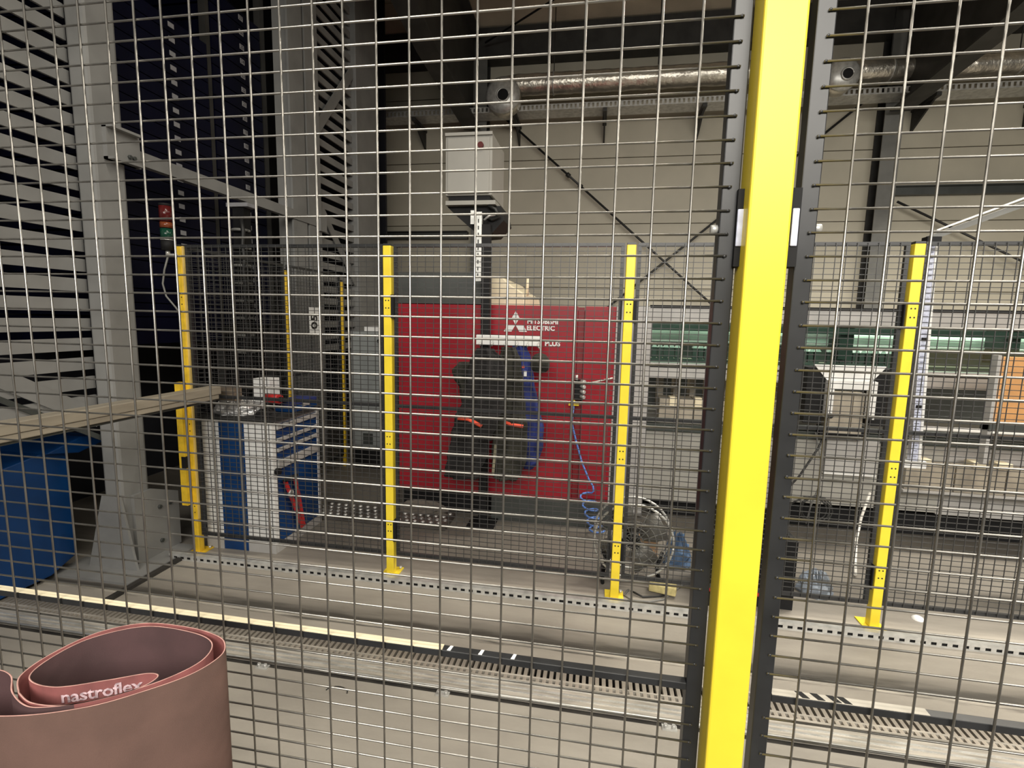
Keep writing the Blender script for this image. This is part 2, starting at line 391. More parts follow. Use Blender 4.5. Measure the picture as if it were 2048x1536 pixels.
# cable tray below the ducts
t = thing('cable_tray', 'perforated metal cable tray running below the foil ducts', 'cable tray', (-3.4, 8.2, 5.0))
MB().box(-3.6, 9.2, 7.92, 8.22, 4.76, 4.766).build('tray_floor', zinc, t)
m = MB()
for k in range(200):
    x = -3.6 + k*0.064
    m.box(x, x+0.034, 7.912, 7.918, 4.775, 4.83)
m.box(-3.6, 9.2, 7.910, 7.918, 4.76, 4.775); m.box(-3.6, 9.2, 7.910, 7.918, 4.83, 4.842)
m.build('tray_side', zinc, t, stuff=True)
MB().box(-3.6, 9.2, 8.22, 8.226, 4.76, 4.85).build('tray_side', zinc, t)
for xb in (-3.0, -1.4, -0.05, 1.35, 2.9, 4.3, 5.7, 7.1):
    MB().box(xb-0.03, xb+0.03, 7.92, 8.49, 4.71, 4.755).prism([(8.46, 4.45), (8.495, 4.45), (8.495, 4.73), (7.95, 4.73)], 'x', xb-0.012, xb+0.012).build('bracket', beamm, t)

# ------------------------------------------------------------------ the aisle floor
t = thing('drain_grate', 'slotted steel drain grate set along the aisle floor', 'grate', (0, 2.15, 0))
MB().box(-4.2, 2.9, 2.0885, 2.2235, -0.0895, -0.08).build('channel_bed', groove_shadowm, t)
MB().box(-4.2, 2.9, 2.0885, 2.0905, -0.08, 0.0).build('channel_side', groove_shadowm, t)
MB().box(-4.2, 2.9, 2.2215, 2.2235, -0.08, 0.0).build('channel_side', groove_shadowm, t)
MB().box(-4.2, 2.9, 2.210, 2.230, 0.0003, 0.021).build('edge_rail', steel, t)
MB().box(-4.2, 2.9, 2.0865, 2.094, 0.0003, 0.020).build('edge_rail', steel, t)
MB().box(-4.2, 2.9, 2.116, 2.126, -0.006, 0.0192).build('cross_strip', steel, t)
barme = MB().box(-0.0085, 0.0085, 2.092, 2.212, -0.012, 0.019).mesh('bar', mat('grate_steel', (0.42, 0.38, 0.33), 0.5, 0.5, var=0.2, scale=9), (0, 2.15, 0))
for k in range(200):
    inst('bar', barme, t, (-3.75 + k*0.030, 2.15, 0))
t = thing('rail_strip', 'ribbed steel floor strip in front of the drain grate', 'floor rail', (0, 2.03, 0))
MB().box(-4.2, 2.9, 1.985, 2.085, 0.0005, 0.016).build('plate', steel, t)
for yy in (2.075, 2.045, 2.02):
    MB().box(-4.2, 2.9, yy-0.004, yy+0.004, 0.016, 0.0185).build('rib', zinc, t)
MB().tube([(-4.2, 1.983, 0.016), (2.9, 1.983, 0.016)], 0.007, 8).build('front_lip', zinc, t)
MB().box(-4.2, 2.9, 1.964, 1.984, 0.0003, 0.001).build('lip_shadow', groove_shadowm, t)  # dark strip painted as the shadow under the front lip
for i, (x, where) in enumerate(((-1.50, 'leftmost, behind the abrasive belt'), (-0.615, 'middle one, right of the abrasive belt'), (0.355, 'rightmost, just left of the yellow near post'), (-2.45, 'far left one, behind the belt roll'))):
    c = thing('rail_clamp', 'small zinc rail clamp with two bolts, ' + where, 'clamp', (x, 1.962, 0))
    MB().box(x-0.03, x+0.03, 1.945, 1.972, 0.0, 0.008).build('plate', zinc, c)
    for dx in (-0.016, 0.016): MB().cyl((x+dx, 1.955, 0.008), (x+dx, 1.955, 0.022), 0.008, 6).build('bolt', zinc, c)
t = thing('floor_joint', 'dark expansion joint with a steel edge angle across the aisle floor', 'floor joint', (0, 2.38, 0))
MB().box(-4.2, 4.2, 2.374, 2.392, 0.0003, 0.003).build('gap', groove_shadowm, t)
MB().box(-4.2, 4.2, 2.362, 2.373, 0.0003, 0.006).build('steel_edge', steel, t)
# slotted strut channel on the floor in front of the far fence
t = thing('strut_channel', 'slotted zinc strut channel lying along the foot of the far fence', 'channel', (0, 2.8, 0))
MB().box(-2.80, 4.0, 2.786, 2.815, 0.040, 0.043).build('top_web', zinc, t)
MB().box(-2.80, 4.0, 2.8135, 2.8155, 0.0, 0.040).build('back_web', zinc, t)
MB().box(-2.80, 4.0, 2.784, 2.7865, 0.026, 0.043).box(-2.80, 4.0, 2.784, 2.7865, 0.0, 0.010).build('front_lip', zinc, t)
MB().box(-2.80, 4.0, 2.79, 2.7915, 0.0, 0.04).build('inside_shade', blackm, t)  # black sheet standing for the shade seen through the slots
wbme = MB().box(-0.012, 0.012, 2.784, 2.7865, 0.010, 0.026).mesh('slot_web', zinc, (0, 2.8, 0))
for k in range(136): inst('slot_web', wbme, t, (-2.775 + k*0.05, 2.8, 0))
for x, y, s, lab in ((1.874, 3.05, 0.02, 'white paper crumb on the floor right of the rightmost far post'), (-0.32, 2.88, 0.012, 'small white crumb on the floor left of the middle far post'), (-0.93, 2.875, 0.006, 'tiny white crumb beside the strut channel')):
    tag(MB().dome((x, y, 0), s*1.6, s, 8, 3).build('paper_crumb', white), lab, 'litter')
tag(MB().tube([(-1.08+0.05*math.cos(a/8*math.pi)*1.0, 1.88+0.03*math.sin(a/8*math.pi), 0.003) for a in range(9)], 0.0025, 6).build('wire_offcut', cablem), 'bent black wire offcut on the floor before the rail strip', 'wire')

# ------------------------------------------------------------------ fences
def wires_far(x0, x1, y, z0, z1, m, axis='x'):
    r = 0.0017
    def rect(a0, a1, zz0, zz1, off):
        if axis == 'x': m.box(a0, a1, y-r+off, y+r+off, zz0, zz1)
        else: m.box(y-r+off, y+r+off, a0, a1, zz0, zz1)
    n = int((x1-x0)/0.05)
    s = (x1-x0-(n-1)*0.05)/2
    for k in range(n): rect(x0+s+k*0.05-r, x0+s+k*0.05+r, z0, z1, -0.0034)
    k = 0; z = z0+0.02
    while z < z1: rect(x0, x1, z-r, z+r, 0); z += 0.03
def panel_far(x0, x1, y, label, axis='x', grp='dark mesh panels of the far fence'):
    t = thing('mesh_panel', label, 'fence panel', ((x0+x1)/2, y, 0.13) if axis == 'x' else (y, (x0+x1)/2, 0.13), grp)
    def B(a0, a1, z0, z1, nm):
        q = MB()
        if axis == 'x': q.box(a0, a1, y, y+0.02, z0, z1)
        else: q.box(y, y+0.02, a0, a1, z0, z1)
        q.build(nm, graphite, t)
    B(x0, x0+0.02, 0.13, 2.09, 'frame_upright'); B(x1-0.02, x1, 0.13, 2.09, 'frame_upright')
    B(x0+0.02, x1-0.02, 2.07, 2.09, 'top_rail'); B(x0+0.02, x1-0.02, 0.13, 0.15, 'bottom_rail'); B(x0+0.02, x1-0.02, 1.098, 1.118, 'mid_rail')
    q = MB(); wires_far(x0+0.005, x1-0.005, y-0.002, 0.135, 2.085, q, axis); q.build('wire_infill', wirefar, t, stuff=True)
    return t
def post_far(x, y, label, m=yellow, wd=0.05, h=2.09, sides=(-1, 1), grp='yellow posts of the far fence', plate=True):
    t = thing('fence_post', label, 'post', (x, y, 0), grp)
    a = wd/2
    MB().box(x-a, x+a, y-a, y+a, 0.006 if plate else 0, h-0.012).build('tube', m, t, bevel=0.004)
    MB().box(x-a+0.002, x+a-0.002, y-a+0.002, y+a-0.002, h-0.012, h).build('cap', graphite, t)
    if plate:
        MB().box(x-0.055, x+0.055, y-0.045, y+0.075, 0, 0.007).build('base_plate', m, t)
        MB().cyl((x+0.04, y+0.055, 0.007), (x+0.04, y+0.055, 0.022), 0.009, 6).build('anchor_bolt', zinc, t)
    q = MB()
    for zc in (1.755, 1.71, 0.915, 0.868, 0.34, 0.297):
        for dx in (-0.009, 0.009): q.cyl((x+dx, y-a-0.0006, zc), (x+dx, y-a+0.002, zc), 0.0045, 8)
    q.build('bolt_holes', inkm, t, stuff=True)
    for s_ in sides:
        for zc in (1.72, 0.30):
            MB().box(x+s_*0.030-0.006, x+s_*0.030+0.012*s_, y-a-0.004, y+a-0.004, zc-0.07, zc+0.07).build('clamp', blackm, t)
    return t
PX = [-2.69, -1.266, 0.158, 1.572, 2.997]
YF = 2.92
pA = post_far(PX[0], YF, 'leftmost yellow far post, under the signal light', yellow_old, sides=())
MB().box(PX[0]+0.0255, PX[0]+0.0345, YF-0.02, YF+0.02, 0.25, 2.08).build('side_profile', mat('pale_yellow_paint', (0.72, 0.52, 0.16), 0.5), pA)
MB().box(-2.735, -2.69, YF-0.07, YF-0.03, 0.36, 1.20).build('gate_latch_profile', yellow_old, pA)
MB().box(-2.715, -2.688, YF-0.074, YF-0.04, 0.62, 0.70).build('latch', blackm, pA)
post_far(PX[1], YF, 'second yellow far post, left of the red machine', sides=(1,))
post_far(PX[2], YF, 'third yellow far post, right of the red machine')
post_far(PX[3], YF, 'rightmost yellow far post beside the lavender cable duct', sides=(-1,))
post_far(PX[4], YF, 'yellow far post beyond the right edge')
LAB = ['far mesh panel in front of the tool cabinet', 'far mesh panel in front of the red machine', 'far mesh panel with the floor fan behind it', 'far mesh panel in front of the orange board at the right edge']
for k in range(4):
    panel_far(PX[k]+0.035, PX[k+1]-0.035, YF-0.006, LAB[k])
# return fence running away from the leftmost far post
G2 = 'thin yellow posts of the return fence'
post_far(-2.72, 4.07, 'thin yellow post behind the tool cabinet, nearer of the two', yellow_old, 0.03, 2.05, (), G2, False)
post_far(-2.72, 5.04, 'thin yellow post left of the grey electrical cabinet, farther of the two', yellow_old, 0.03, 2.03, (), G2, False)
panel_far(2.98, 4.04, -2.735, 'return mesh panel beside the tool cabinet', 'y', 'mesh panels of the return fence')
panel_far(4.10, 5.01, -2.735, 'return mesh panel between the two thin yellow posts', 'y', 'mesh panels of the return fence')

# near fence
YN = 0.735
def panel_near(x0, x1, label, cols, xw0, xw1, side):
    t = thing('mesh_panel', label, 'fence panel', ((x0+x1)/2, YN, 0.1))
    yb0, yb1 = YN+0.0017, YN+0.0247
    MB().box(x0, x0+0.023, yb0, yb1, 0.1, 2.2).build('frame_upright', graphite, t, bevel=0.0015)
    MB().box(x1-0.023, x1, yb0, yb1, 0.1, 2.2).build('frame_upright', graphite, t, bevel=0.0015)
    MB().box(x0+0.023, x1-0.023, yb0, yb1, 2.177, 2.2).build('top_rail', graphite, t)
    MB().box(x0+0.023, x1-0.023, yb0, yb1, 0.1, 0.123).build('bottom_rail', graphite, t)
    MB().box(x0+0.023, x1-0.023, yb0, yb0+0.0145, 1.104, 1.1155).build('mid_rail', graphite, t, bevel=0.001)
    vme = MB().tube([(0,0,0.102), (0,0,0.8), (0,0,1.5), (0,0,2.198)], 0.0017, 8).mesh('wire', wirem, (0,0,0))
    hme = MB().tube([(xw0,0,0), ((xw0+xw1)/2,0,0), (xw1,0,0)], 0.0016, 8).mesh('wire', wirem, ((xw0+xw1)/2,0,0))
    knub = MB().dome((0,0,0), 0.0019, 0.0007, 8, 2, (0,-1,0)).mesh('weld', graphite)
    random.seed(3)
    for x in cols:
        inst('wire', vme, t, (x+random.uniform(-0.0012, 0.0012), YN-0.0030, 0), (R(random.uniform(-.02,.02)), R(random.uniform(-.05,.05)), 0))
    zl = [2.05+0.03*k for k in range(4, 0, -1)] + [2.05-0.03*k for k in range(31)] + [1.079-0.03*k for k in range(32)]
    for z in zl:
        inst('wire', hme, t, ((xw0+xw1)/2, YN, z+random.uniform(-0.0008, 0.0008)), (0, R(random.uniform(-.05,.05)), 0))
        if 0.9 < z < 2.15:
            inst('weld', knub, t, (side, YN-0.0012, z))
    return t
pl = panel_near(-1.42, 0.177, 'left near mesh panel filling most of the view, left of the yellow near post', [0.116-0.05*k for k in range(30)], -1.40, 0.166, 0.163)
MB().box(-1.397, -0.233, YN+0.0022, YN+0.0158, 1.1156, 1.1166).build('cream_strip', mat('cream_tape', (0.78, 0.70, 0.50), 0.5, var=0.10, scale=9, stretch=(1, 30, 30)), pl)['label'] = 'cream tape strip along the left part of the mid rail'
for k, x in enumerate((-0.225, -0.172, -0.118)):
    MB().prism([(x, YN+0.003), (x+0.006, YN+0.003), (x+0.008, YN+0.015), (x+0.003, YN+0.015)], 'z', 1.1155, 1.1163).build('tape_scrap', white, pl)
pr = panel_near(0.2525, 1.65, 'right near mesh panel, right of the yellow near post', [0.309+0.0502*k for k in range(26)], 0.265, 1.63, 0.267)
MB().box(0.276, 0.485, YN+0.0022, YN+0.0158, 1.1156, 1.1164).build('grey_strip', mat('dusty_grey_tape', (0.46, 0.43, 0.37), 0.6, var=0.15, scale=9), pr)['label'] = 'dusty grey tape strip on the mid rail'
for x in (0.318, 0.339, 0.361, 0.375):
    MB().prism([(x, YN+0.003), (x+0.010, YN+0.003), (x+0.003, YN+0.0156), (x-0.007, YN+0.0156)], 'z', 1.1164, 1.1170).build('black_mark', blackm, pr)
# the near post with its two clamps
np_ = thing('fence_post', 'big yellow near post standing between the two near mesh panels', 'post', (0.207, 0.727, 0))
MB().box(0.181, 0.2325, 0.702, 0.752, 0.006, 2.25).build('tube', yellow, np_, bevel=0.003)
MB().box(0.15, 0.265, 0.69, 0.80, 0, 0.007).build('base_plate', yellow, np_)
for s_, xa, xb, xi in ((-1, 0.1745, 0.181, 0.178), (1, 0.2325, 0.2505, 0.2455)):
    if s_ < 0: xa = 0.1735
    b_ = MB().box(xa if s_ < 0 else 0.2325, 0.181 if s_ < 0 else 0.2515, 0.728, 0.752, 1.736, 1.836).build('clamp', blackm, np_)
    MB().box(xi-0.0042, xi+0.0042, 0.7255, 0.728, 1.762, 1.810).build('insert', lavender, b_, bevel=0.0015)['label'] = 'pale lavender insert'
    xo = 0.1535 if s_ < 0 else 0.2745
    MB().cyl((xo, 0.745, 1.787), (xo+s_*0.009, 0.745, 1.787), 0.006, 12).build('bolt', zinc, np_)
for z in (1.826, 1.787):
    pass

# ------------------------------------------------------------------ abrasive belt in the foreground
def belt():
    t = thing('abrasive_belt', 'coiled brown abrasive belt lying at the bottom left before the near mesh', 'abrasive belt', (-0.62, 0.5, 0.9))
    zt = 1.20
    def cr(P, n=14):
        out = []
        for i in range(len(P)-1):
            p0, p1, p2, p3 = P[max(i-1,0)], P[i], P[i+1], P[min(i+2,len(P)-1)]
            for k in range(n):
                u = k/n
                out.append(tuple(0.5*((2*p1[j]) + (-p0[j]+p2[j])*u + (2*p0[j]-5*p1[j]+4*p2[j]-p3[j])*u*u + (-p0[j]+3*p1[j]-3*p2[j]+p3[j])*u**3) for j in range(2)))
        out.append(P[-1]); return out
    outer = [(-0.98, 0.372), (-0.80, 0.395), (-0.653, 0.413), (-0.575, 0.441), (-0.528, 0.478), (-0.496, 0.515), (-0.486, 0.551), (-0.497, 0.574), (-0.522, 0.589), (-0.575, 0.598), (-0.646, 0.594), (-0.692, 0.562), (-0.708, 0.512), (-0.702, 0.470), (-0.672, 0.446)]
    inner = [(-0.672, 0.446), (-0.640, 0.436), (-0.600, 0.440), (-0.560, 0.462), (-0.521, 0.500), (-0.503, 0.540), (-0.518, 0.574), (-0.566, 0.589), (-0.640, 0.587), (-0.690, 0.548), (-0.700, 0.500), (-0.686, 0.468), (-0.640, 0.462), (-0.590, 0.484), (-0.552, 0.504), (-0.534, 0.502), (-0.540, 0.480), (-0.575, 0.452), (-0.610, 0.436), (-0.64, 0.431), (-0.68, 0.445), (-0.715, 0.468), (-0.75, 0.472), (-0.79, 0.455), (-0.85, 0.44), (-0.98, 0.42)]
    def sheet(P, th, name_, m_out, m_in, z0, z1):
        pts = cr(P); n = len(pts); L = []; Rr = []
        for i, p in enumerate(pts):
            a = pts[max(i-1,0)]; b = pts[min(i+1,n-1)]
            d = Vector((b[0]-a[0], b[1]-a[1])).normalized(); nn = Vector((-d.y, d.x))*th/2
            L.append((p[0]+nn.x, p[1]+nn.y)); Rr.append((p[0]-nn.x, p[1]-nn.y))
        v = []; f = []; mi = []
        for i in range(n):
            v += [(*L[i], z0), (*L[i], z1), (*Rr[i], z0), (*Rr[i], z1)]
        for i in range(n-1):
            a, b = i*4, i*4+4
            f += [(a, b, b+1, a+1), (a+2, a+3, b+3, b+2), (a+1, b+1, b+3, a+3)]; mi += [0, 1, 2]
        org = root_loc(t)
        me = bpy.data.meshes.new(name_); me.from_pydata([tuple(Vector(q)-org) for q in v], [], f)
        for m_ in (m_out, m_in, beltedge): me.materials.append(m_)
        me.polygons.foreach_set('material_index', mi)
        me.polygons.foreach_set('use_smooth', [True]*len(f)); me.update()
        o = bpy.data.objects.new(name_, me); COL.objects.link(o); o.parent = t
        return o, pts
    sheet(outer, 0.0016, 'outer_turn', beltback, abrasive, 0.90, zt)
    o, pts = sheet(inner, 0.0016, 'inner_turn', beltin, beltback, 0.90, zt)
    return t, pts
bt, bpts = belt()
# print on the back of the inner loop, bent along it
def bent_text(txt, size, pts, p0, p1, z, nm, parent, off, m=lilacprint):
    me = text_mesh(txt, size, 0.0001, 0.0004, 0.95)
    P = [Vector(p) for p in pts]
    i0 = min(range(len(P)), key=lambda i: (P[i]-Vector(p0)).length); i1 = min(range(len(P)), key=lambda i: (P[i]-Vector(p1)).length)
    seg = P[i0:i1+1] if i0 < i1 else P[i1:i0+1][::-1]
    L = [0]
    for a, b in zip(seg, seg[1:]): L.append(L[-1]+(b-a).length)
    xs = [v.co.x for v in me.vertices]; x0, x1 = min(xs), max(xs)
    for v in me.vertices:
        u = (v.co.x-x0)/(x1-x0)*L[-1]; k = 0
        while k < len(L)-2 and L[k+1] < u: k += 1
        d = (seg[k+1]-seg[k]).normalized(); p = seg[k]+d*(u-L[k]); nn = Vector((d.y, -d.x))
        q = p + nn*(off + v.co.z)
        v.co = Vector((q.x, q.y, z + v.co.y)) - root_loc(parent)
    me.materials.clear(); me.materials.append(m)
    o = bpy.data.objects.new(nm, me); COL.objects.link(o); o.parent = parent
bent_text('nastroflex', 0.0215, bpts, (-0.632, 0.463), (-0.556, 0.502), 1.186, 'print', bt, 0.0014)

t = thing('blocker', 'added dark blocker behind the camera, unseen, darkening the lower mesh wires', 'blocker', (0, -1.6, 0))  # unseen table added to darken what the lower wires reflect
MB().box(-3.5, 3.5, -2.6, -0.55, 0.86, 0.90).build('blocker_top', rubber, t)
for x in (-3.4, 3.4):
    for y in (-2.5, -0.65): MB().box(x-0.04, x+0.04, y-0.04, y+0.04, 0, 0.86).build('leg', graphite, t)

# ------------------------------------------------------------------ storage tower on the left
tw = thing('storage_tower', 'tall grey storage tower frame with slatted sides at the left', 'storage tower', (-3.0, 2.7, 0))
MB().box(-3.06, -2.93, 2.60, 2.80, 0.012, 6.2).build('column', tower_grey, tw, bevel=0.018)
MB().box(-2.95, -2.93, 4.55, 4.78, 0, 6.2).box(-3.12, -2.97, 4.6, 4.98, 0, 6.2).box(-2.95, -2.93, 4.82, 5.05, 0, 6.2).build('column', tower_grey, tw)
MB().box(-3.10, -2.93, 5.88, 6.50, 0, 6.2).build('column', tower_grey, tw, bevel=0.01)
MB().box(-3.34, -2.755, 2.44, 2.98, 0, 0.014).build('base_plate', tower_grey, tw)
MB().prism([(-3.06, 0.50), (-3.20, 0.014), (-2.84, 0.014), (-2.93, 0.50)], 'y', 2.582, 2.598).build('gusset', tower_grey, tw)
MB().prism([(2.80, 0.48), (3.0, 0.40), (3.0, 0.014), (2.66, 0.014), (2.66, 0.48)], 'x', -2.93, -2.905).build('gusset', tower_grey, tw)
for y, z in ((2.84, 0.34), (2.84, 0.10), (2.92, 0.34)): MB().cyl((-2.905, y, z), (-2.893, y, z), 0.014, 6).build('bolt', dark_grey, tw)
MB().box(-2.735, -2.70, 2.24, 2.84, 0.0, 0.02).build('floor_rail', groove_shadowm, tw)
# side slats before the first column and beyond the second
sl = MB().box(-0.008, 0.008, -0.72, 0.72, -0.0375, 0.0375).mesh('slat', tower_grey)
for k in range(27):
    inst('slat', sl, tw, (-3.085, 1.90, 1.10 + k*0.118))
sl2 = MB().box(-0.008, 0.008, -0.43, 0.43, -0.035, 0.035).mesh('slat', tower_grey)
for k in range(36):
    inst('slat', sl2, tw, (-3.0, 5.46, 1.3 + k*0.128))
MB().bar((-3.07, 1.55, 1.65), (-3.07, 2.62, 0.98), 0.012, 0.10).build('diagonal_brace', tower_grey, tw)
MB().bar((-3.07, 1.55, 1.53), (-3.07, 2.62, 0.86), 0.012, 0.03).build('diagonal_brace', dark_grey, tw)
MB().bar((-2.97, 5.05, 3.55), (-2.97, 5.88, 4.5), 0.012, 0.11).build('diagonal_brace', tower_grey, tw)
MB().bar((-2.97, 5.05, 2.85), (-2.97, 5.88, 2.05), 0.012, 0.09).build('diagonal_brace', tower_grey, tw)
MB().bar((-2.97, 1.2, 3.62), (-2.97, 2.62, 3.62), 0.012, 0.12).build('top_rail', tower_grey, tw)
# tie bar and its bracket
MB().bar((-2.945, 2.80, 2.625), (-2.945, 5.05, 2.61), 0.05, 0.085).build('tie_bar', tower_grey, tw)
MB().box(-2.93, -2.90, 2.66, 2.88, 2.55, 2.74).box(-2.93, -2.86, 2.66, 2.86, 2.73, 2.745).box(-2.93, -2.86, 2.66, 2.86, 2.55, 2.565).build('tie_bracket', tower_grey, tw)
MB().box(-2.95, -2.90, 4.98, 5.10, 2.53, 2.70).build('tie_bracket', tower_grey, tw)
for y in (2.80, 2.83): MB().cyl((-2.90, y, 2.60), (-2.885, y, 2.60), 0.012, 6).build('bolt', dark_grey, tw)
MB().box(-4.5, -4.45, 1.0, 7.4, 0, 6.2).box(-4.45, -3.2, 7.3, 7.35, 0, 6.2).box(-4.45, -3.1, 1.0, 7.3, 6.2, 6.25).build('back_sheet', mat('dark_sheet', (0.012, 0.013, 0.02), 0.7), tw)
MB().box(-3.22, -3.16, 3.81, 3.85, 0, 6.2).box(-3.22, -3.16, 4.48, 4.54, 0, 6.2).build('inner_upright', beamm, tw)
# numbered cassettes, one above the other
def cassette(y0, y1, z, h, num, label, grp, yt):
    c = thing('storage_cassette', label, 'storage tray', (-3.35, (y0+y1)/2, z), grp)
    MB().box(-4.3, -3.17, y0, y1, z, z+h*0.86).box(-3.17, -3.155, y0, y1, z, z+h*0.93).build('tray', navy, c)
    q = MB().box(-3.154, -3.151, yt-0.026, yt+0.026, z+h*0.32, z+h*0.66).build('number_tag', tagm, c)
    if num:
        text('numeral', num, 0.040, inkm, q, (-3.1505, yt, z+h*0.49), SIDE)
W1 = 'zero one two three four five six seven eight nine ten eleven twelve thirteen fourteen fifteen sixteen seventeen eighteen nineteen'.split()
def words(n): return W1[n] if n < 20 else 'twenty' + ('' if n == 20 else ' ' + W1[n-20])
for k in range(27, 4, -1):
    z = 3.128 + (k-18)*0.1165
    cassette(3.86, 4.46, z-0.057, 0.1165, str(k), 'navy storage tray whose tag reads %s in the stack before the second tower column' % words(k), 'numbered navy trays of the right hand stack', 4.215)
for k in range(24):
    z = 3.72 - k*0.0975
    cassette(2.98, 3.80, z-0.048, 0.0975, None, 'dark navy storage tray, number %s from the top beside the front tower column' % words(k+1), 'navy trays of the left hand stack', 3.46)

# blue tipping bin
b = thing('tipping_bin', 'blue steel tipping bin at the left edge beside the tower column', 'bin', (-3.6, 2.1, 0))
MB().prism([(1.2, 0.60), (2.42, 0.60+0.20), (2.56, 0.78), (2.56, 0.10), (2.40, 0.03), (1.2, 0.03)], 'x', -3.95, -3.26).build('tub', blue, b, bevel=0.006)
MB().prism([(2.40, 0.80), (2.62, 0.86), (2.80, 0.83), (2.78, 0.80), (2.60, 0.76)], 'x', -3.90, -3.22).build('pouring_lip', blue, b, bevel=0.006)
MB().box(-3.9, -3.3, 1.3, 1.42, 0, 0.03).box(-3.9, -3.3, 2.3, 2.4, 0, 0.03).build('foot', blackm, b)

# tan guide beam reaching to the far fence
g = thing('guide_beam', 'tan steel guide beam reaching from the left edge to the far fence', 'beam', (-2.45, 2.0, 1.1))
MB().box(-2.50, -2.41, 0.9, 2.875, 1.135, 1.185).build('top_section', tan, g, bevel=0.004)
MB().box(-2.485, -2.415, 0.9, 2.86, 1.105, 1.134).build('lower_section', tan, g, bevel=0.004)
MB().box(-2.49, -2.43, 0.9, 2.85, 1.090, 1.104).build('seal_strip', dark_grey, g)
MB().box(-2.50, -2.40, 0.95, 1.05, 0.0, 1.09).build('stand', tan, g)
MB().box(-2.60, -2.375, 2.95, 3.02, 1.075, 1.165).build('end_stop', mat('brown_stop', (0.20, 0.16, 0.12), 0.6), g)

# signal light on the leftmost post
s_ = thing('signal_light', 'red orange and green stack light on top of the leftmost far post', 'signal light', (-2.755, 2.89, 2.02))
for z0, z1, m_, nm in ((2.05, 2.115, blackm, 'base'), (2.115, 2.185, greenlens, 'green_lens'), (2.19, 2.225, orangelens, 'orange_lens'), (2.23, 2.325, redlamp, 'red_lens'), (2.325, 2.34, blackm, 'lid')):
    MB().cyl((-2.755, 2.89, z0), (-2.755, 2.89, z1), 0.036, 18).build(nm, m_, s_)
MB().cyl((-2.755, 2.89, 2.114), (-2.755, 2.89, 2.118), 0.038, 18).cyl((-2.755, 2.89, 2.02), (-2.755, 2.89, 2.05), 0.014, 10).box(-2.77, -2.69, 2.885, 2.897, 2.02, 2.03).build('bracket', zinc, s_)
MB().tube([(-2.755, 2.89, 2.02), (-2.79, 2.89, 1.93), (-2.81, 2.89, 1.84), (-2.79, 2.89, 1.76), (-2.735, 2.90, 1.69), (-2.71, 2.90, 1.66)], 0.006, 6).build('cable', greycable, s_)

# dark cable mast behind the return fence
c = thing('cable_mast', 'dark vertical mast wrapped in cables and clamps behind the far fence', 'mast', (-2.95, 3.75, 0))
MB().box(-2.93, -2.83, 3.72, 3.80, 0, 2.50).build('mast', blackm, c)
for k in range(9): MB().tube([(-2.88+0.062*math.cos(a*math.pi/6), 3.74+0.062*math.sin(a*math.pi/6), 1.2+k*0.14) for a in range(13)], 0.012, 6).build('clamp', greycable, c)
MB().tube([(-2.82, 3.69, 1.0+k*0.1) if k%2 else (-2.84, 3.70, 1.0+k*0.1) for k in range(15)], 0.016, 8).build('cable', cablem, c)
MB().box(-2.97, -2.78, 3.70, 3.82, 2.50, 2.53).build('head_plate', tagm, c)

# sign on the tower's second column
s_ = thing('height_sign', 'white sign with a sideways number hanging between the two thin yellow posts', 'sign', (-2.71, 4.5, 1.6))
MB().box(-2.714, -2.709, 4.41, 4.59, 1.47, 1.73).build('board', white, s_)
text('lettering', '05', 0.15, inkm, s_, (-2.7083, 4.49, 1.595), (R(90), R(-90), R(90)), 0.004)

# ------------------------------------------------------------------ tool cabinet behind the fence
k_ = thing('tool_cabinet', 'blue and white workshop tool cabinet behind the far fence', 'tool cabinet', (-2.42, 3.3, 0))
MB().box(-2.685, -2.165, 3.02, 3.575, 0.06, 0.925).build('body', greyp, k_)
for x0, x1, m_ in ((-2.69, -2.555, white), (-2.36, -2.15, white)):
    MB().box(x0, x1, 3.0, 3.02, 0.065, 0.93).build('corner_post', m_, k_, bevel=0.004)
    MB().box(x0, x1, 2.998, 3.02, 0.0, 0.062).build('plinth', greyp, k_)
MB().box(-2.555, -2.36, 3.003, 3.02, 0.0, 0.93).build('side_panel', blue, k_)['label'] = 'blue side panel'
MB().box(-2.165, -2.15, 3.02, 3.045, 0.065, 0.93).build('corner_post', white, k_)
MB().box(-2.165, -2.15, 3.55, 3.58, 0.065, 0.93).build('corner_post', white, k_)
MB().box(-2.165, -2.148, 3.02, 3.58, 0.0, 0.062).build('plinth', greyp, k_)
for z0, z1, hh in ((0.815, 0.905, 0.032), (0.745, 0.812, 0.026), (0.672, 0.742, 0.026), (0.60, 0.669, 0.06), (0.07, 0.597, 0)):
    d = MB().box(-2.165, -2.152, 3.047, 3.548, z0, z1).build('drawer' if hh else 'door', blue, k_)
    zt = z1 if hh != 0.06 else 0.655
    if hh: MB().box(-2.152, -2.136, 3.05, 3.545, zt-hh, zt).build('handle', greyp, d, bevel=0.003)
MB().box(-2.70, -2.14, 2.99, 3.59, 0.93, 0.955).build('worktop', rubber, k_)
MB().cyl((-2.145, 3.03, 0.585), (-2.12, 3.03, 0.585), 0.025, 12).build('lock', blackm, k_)
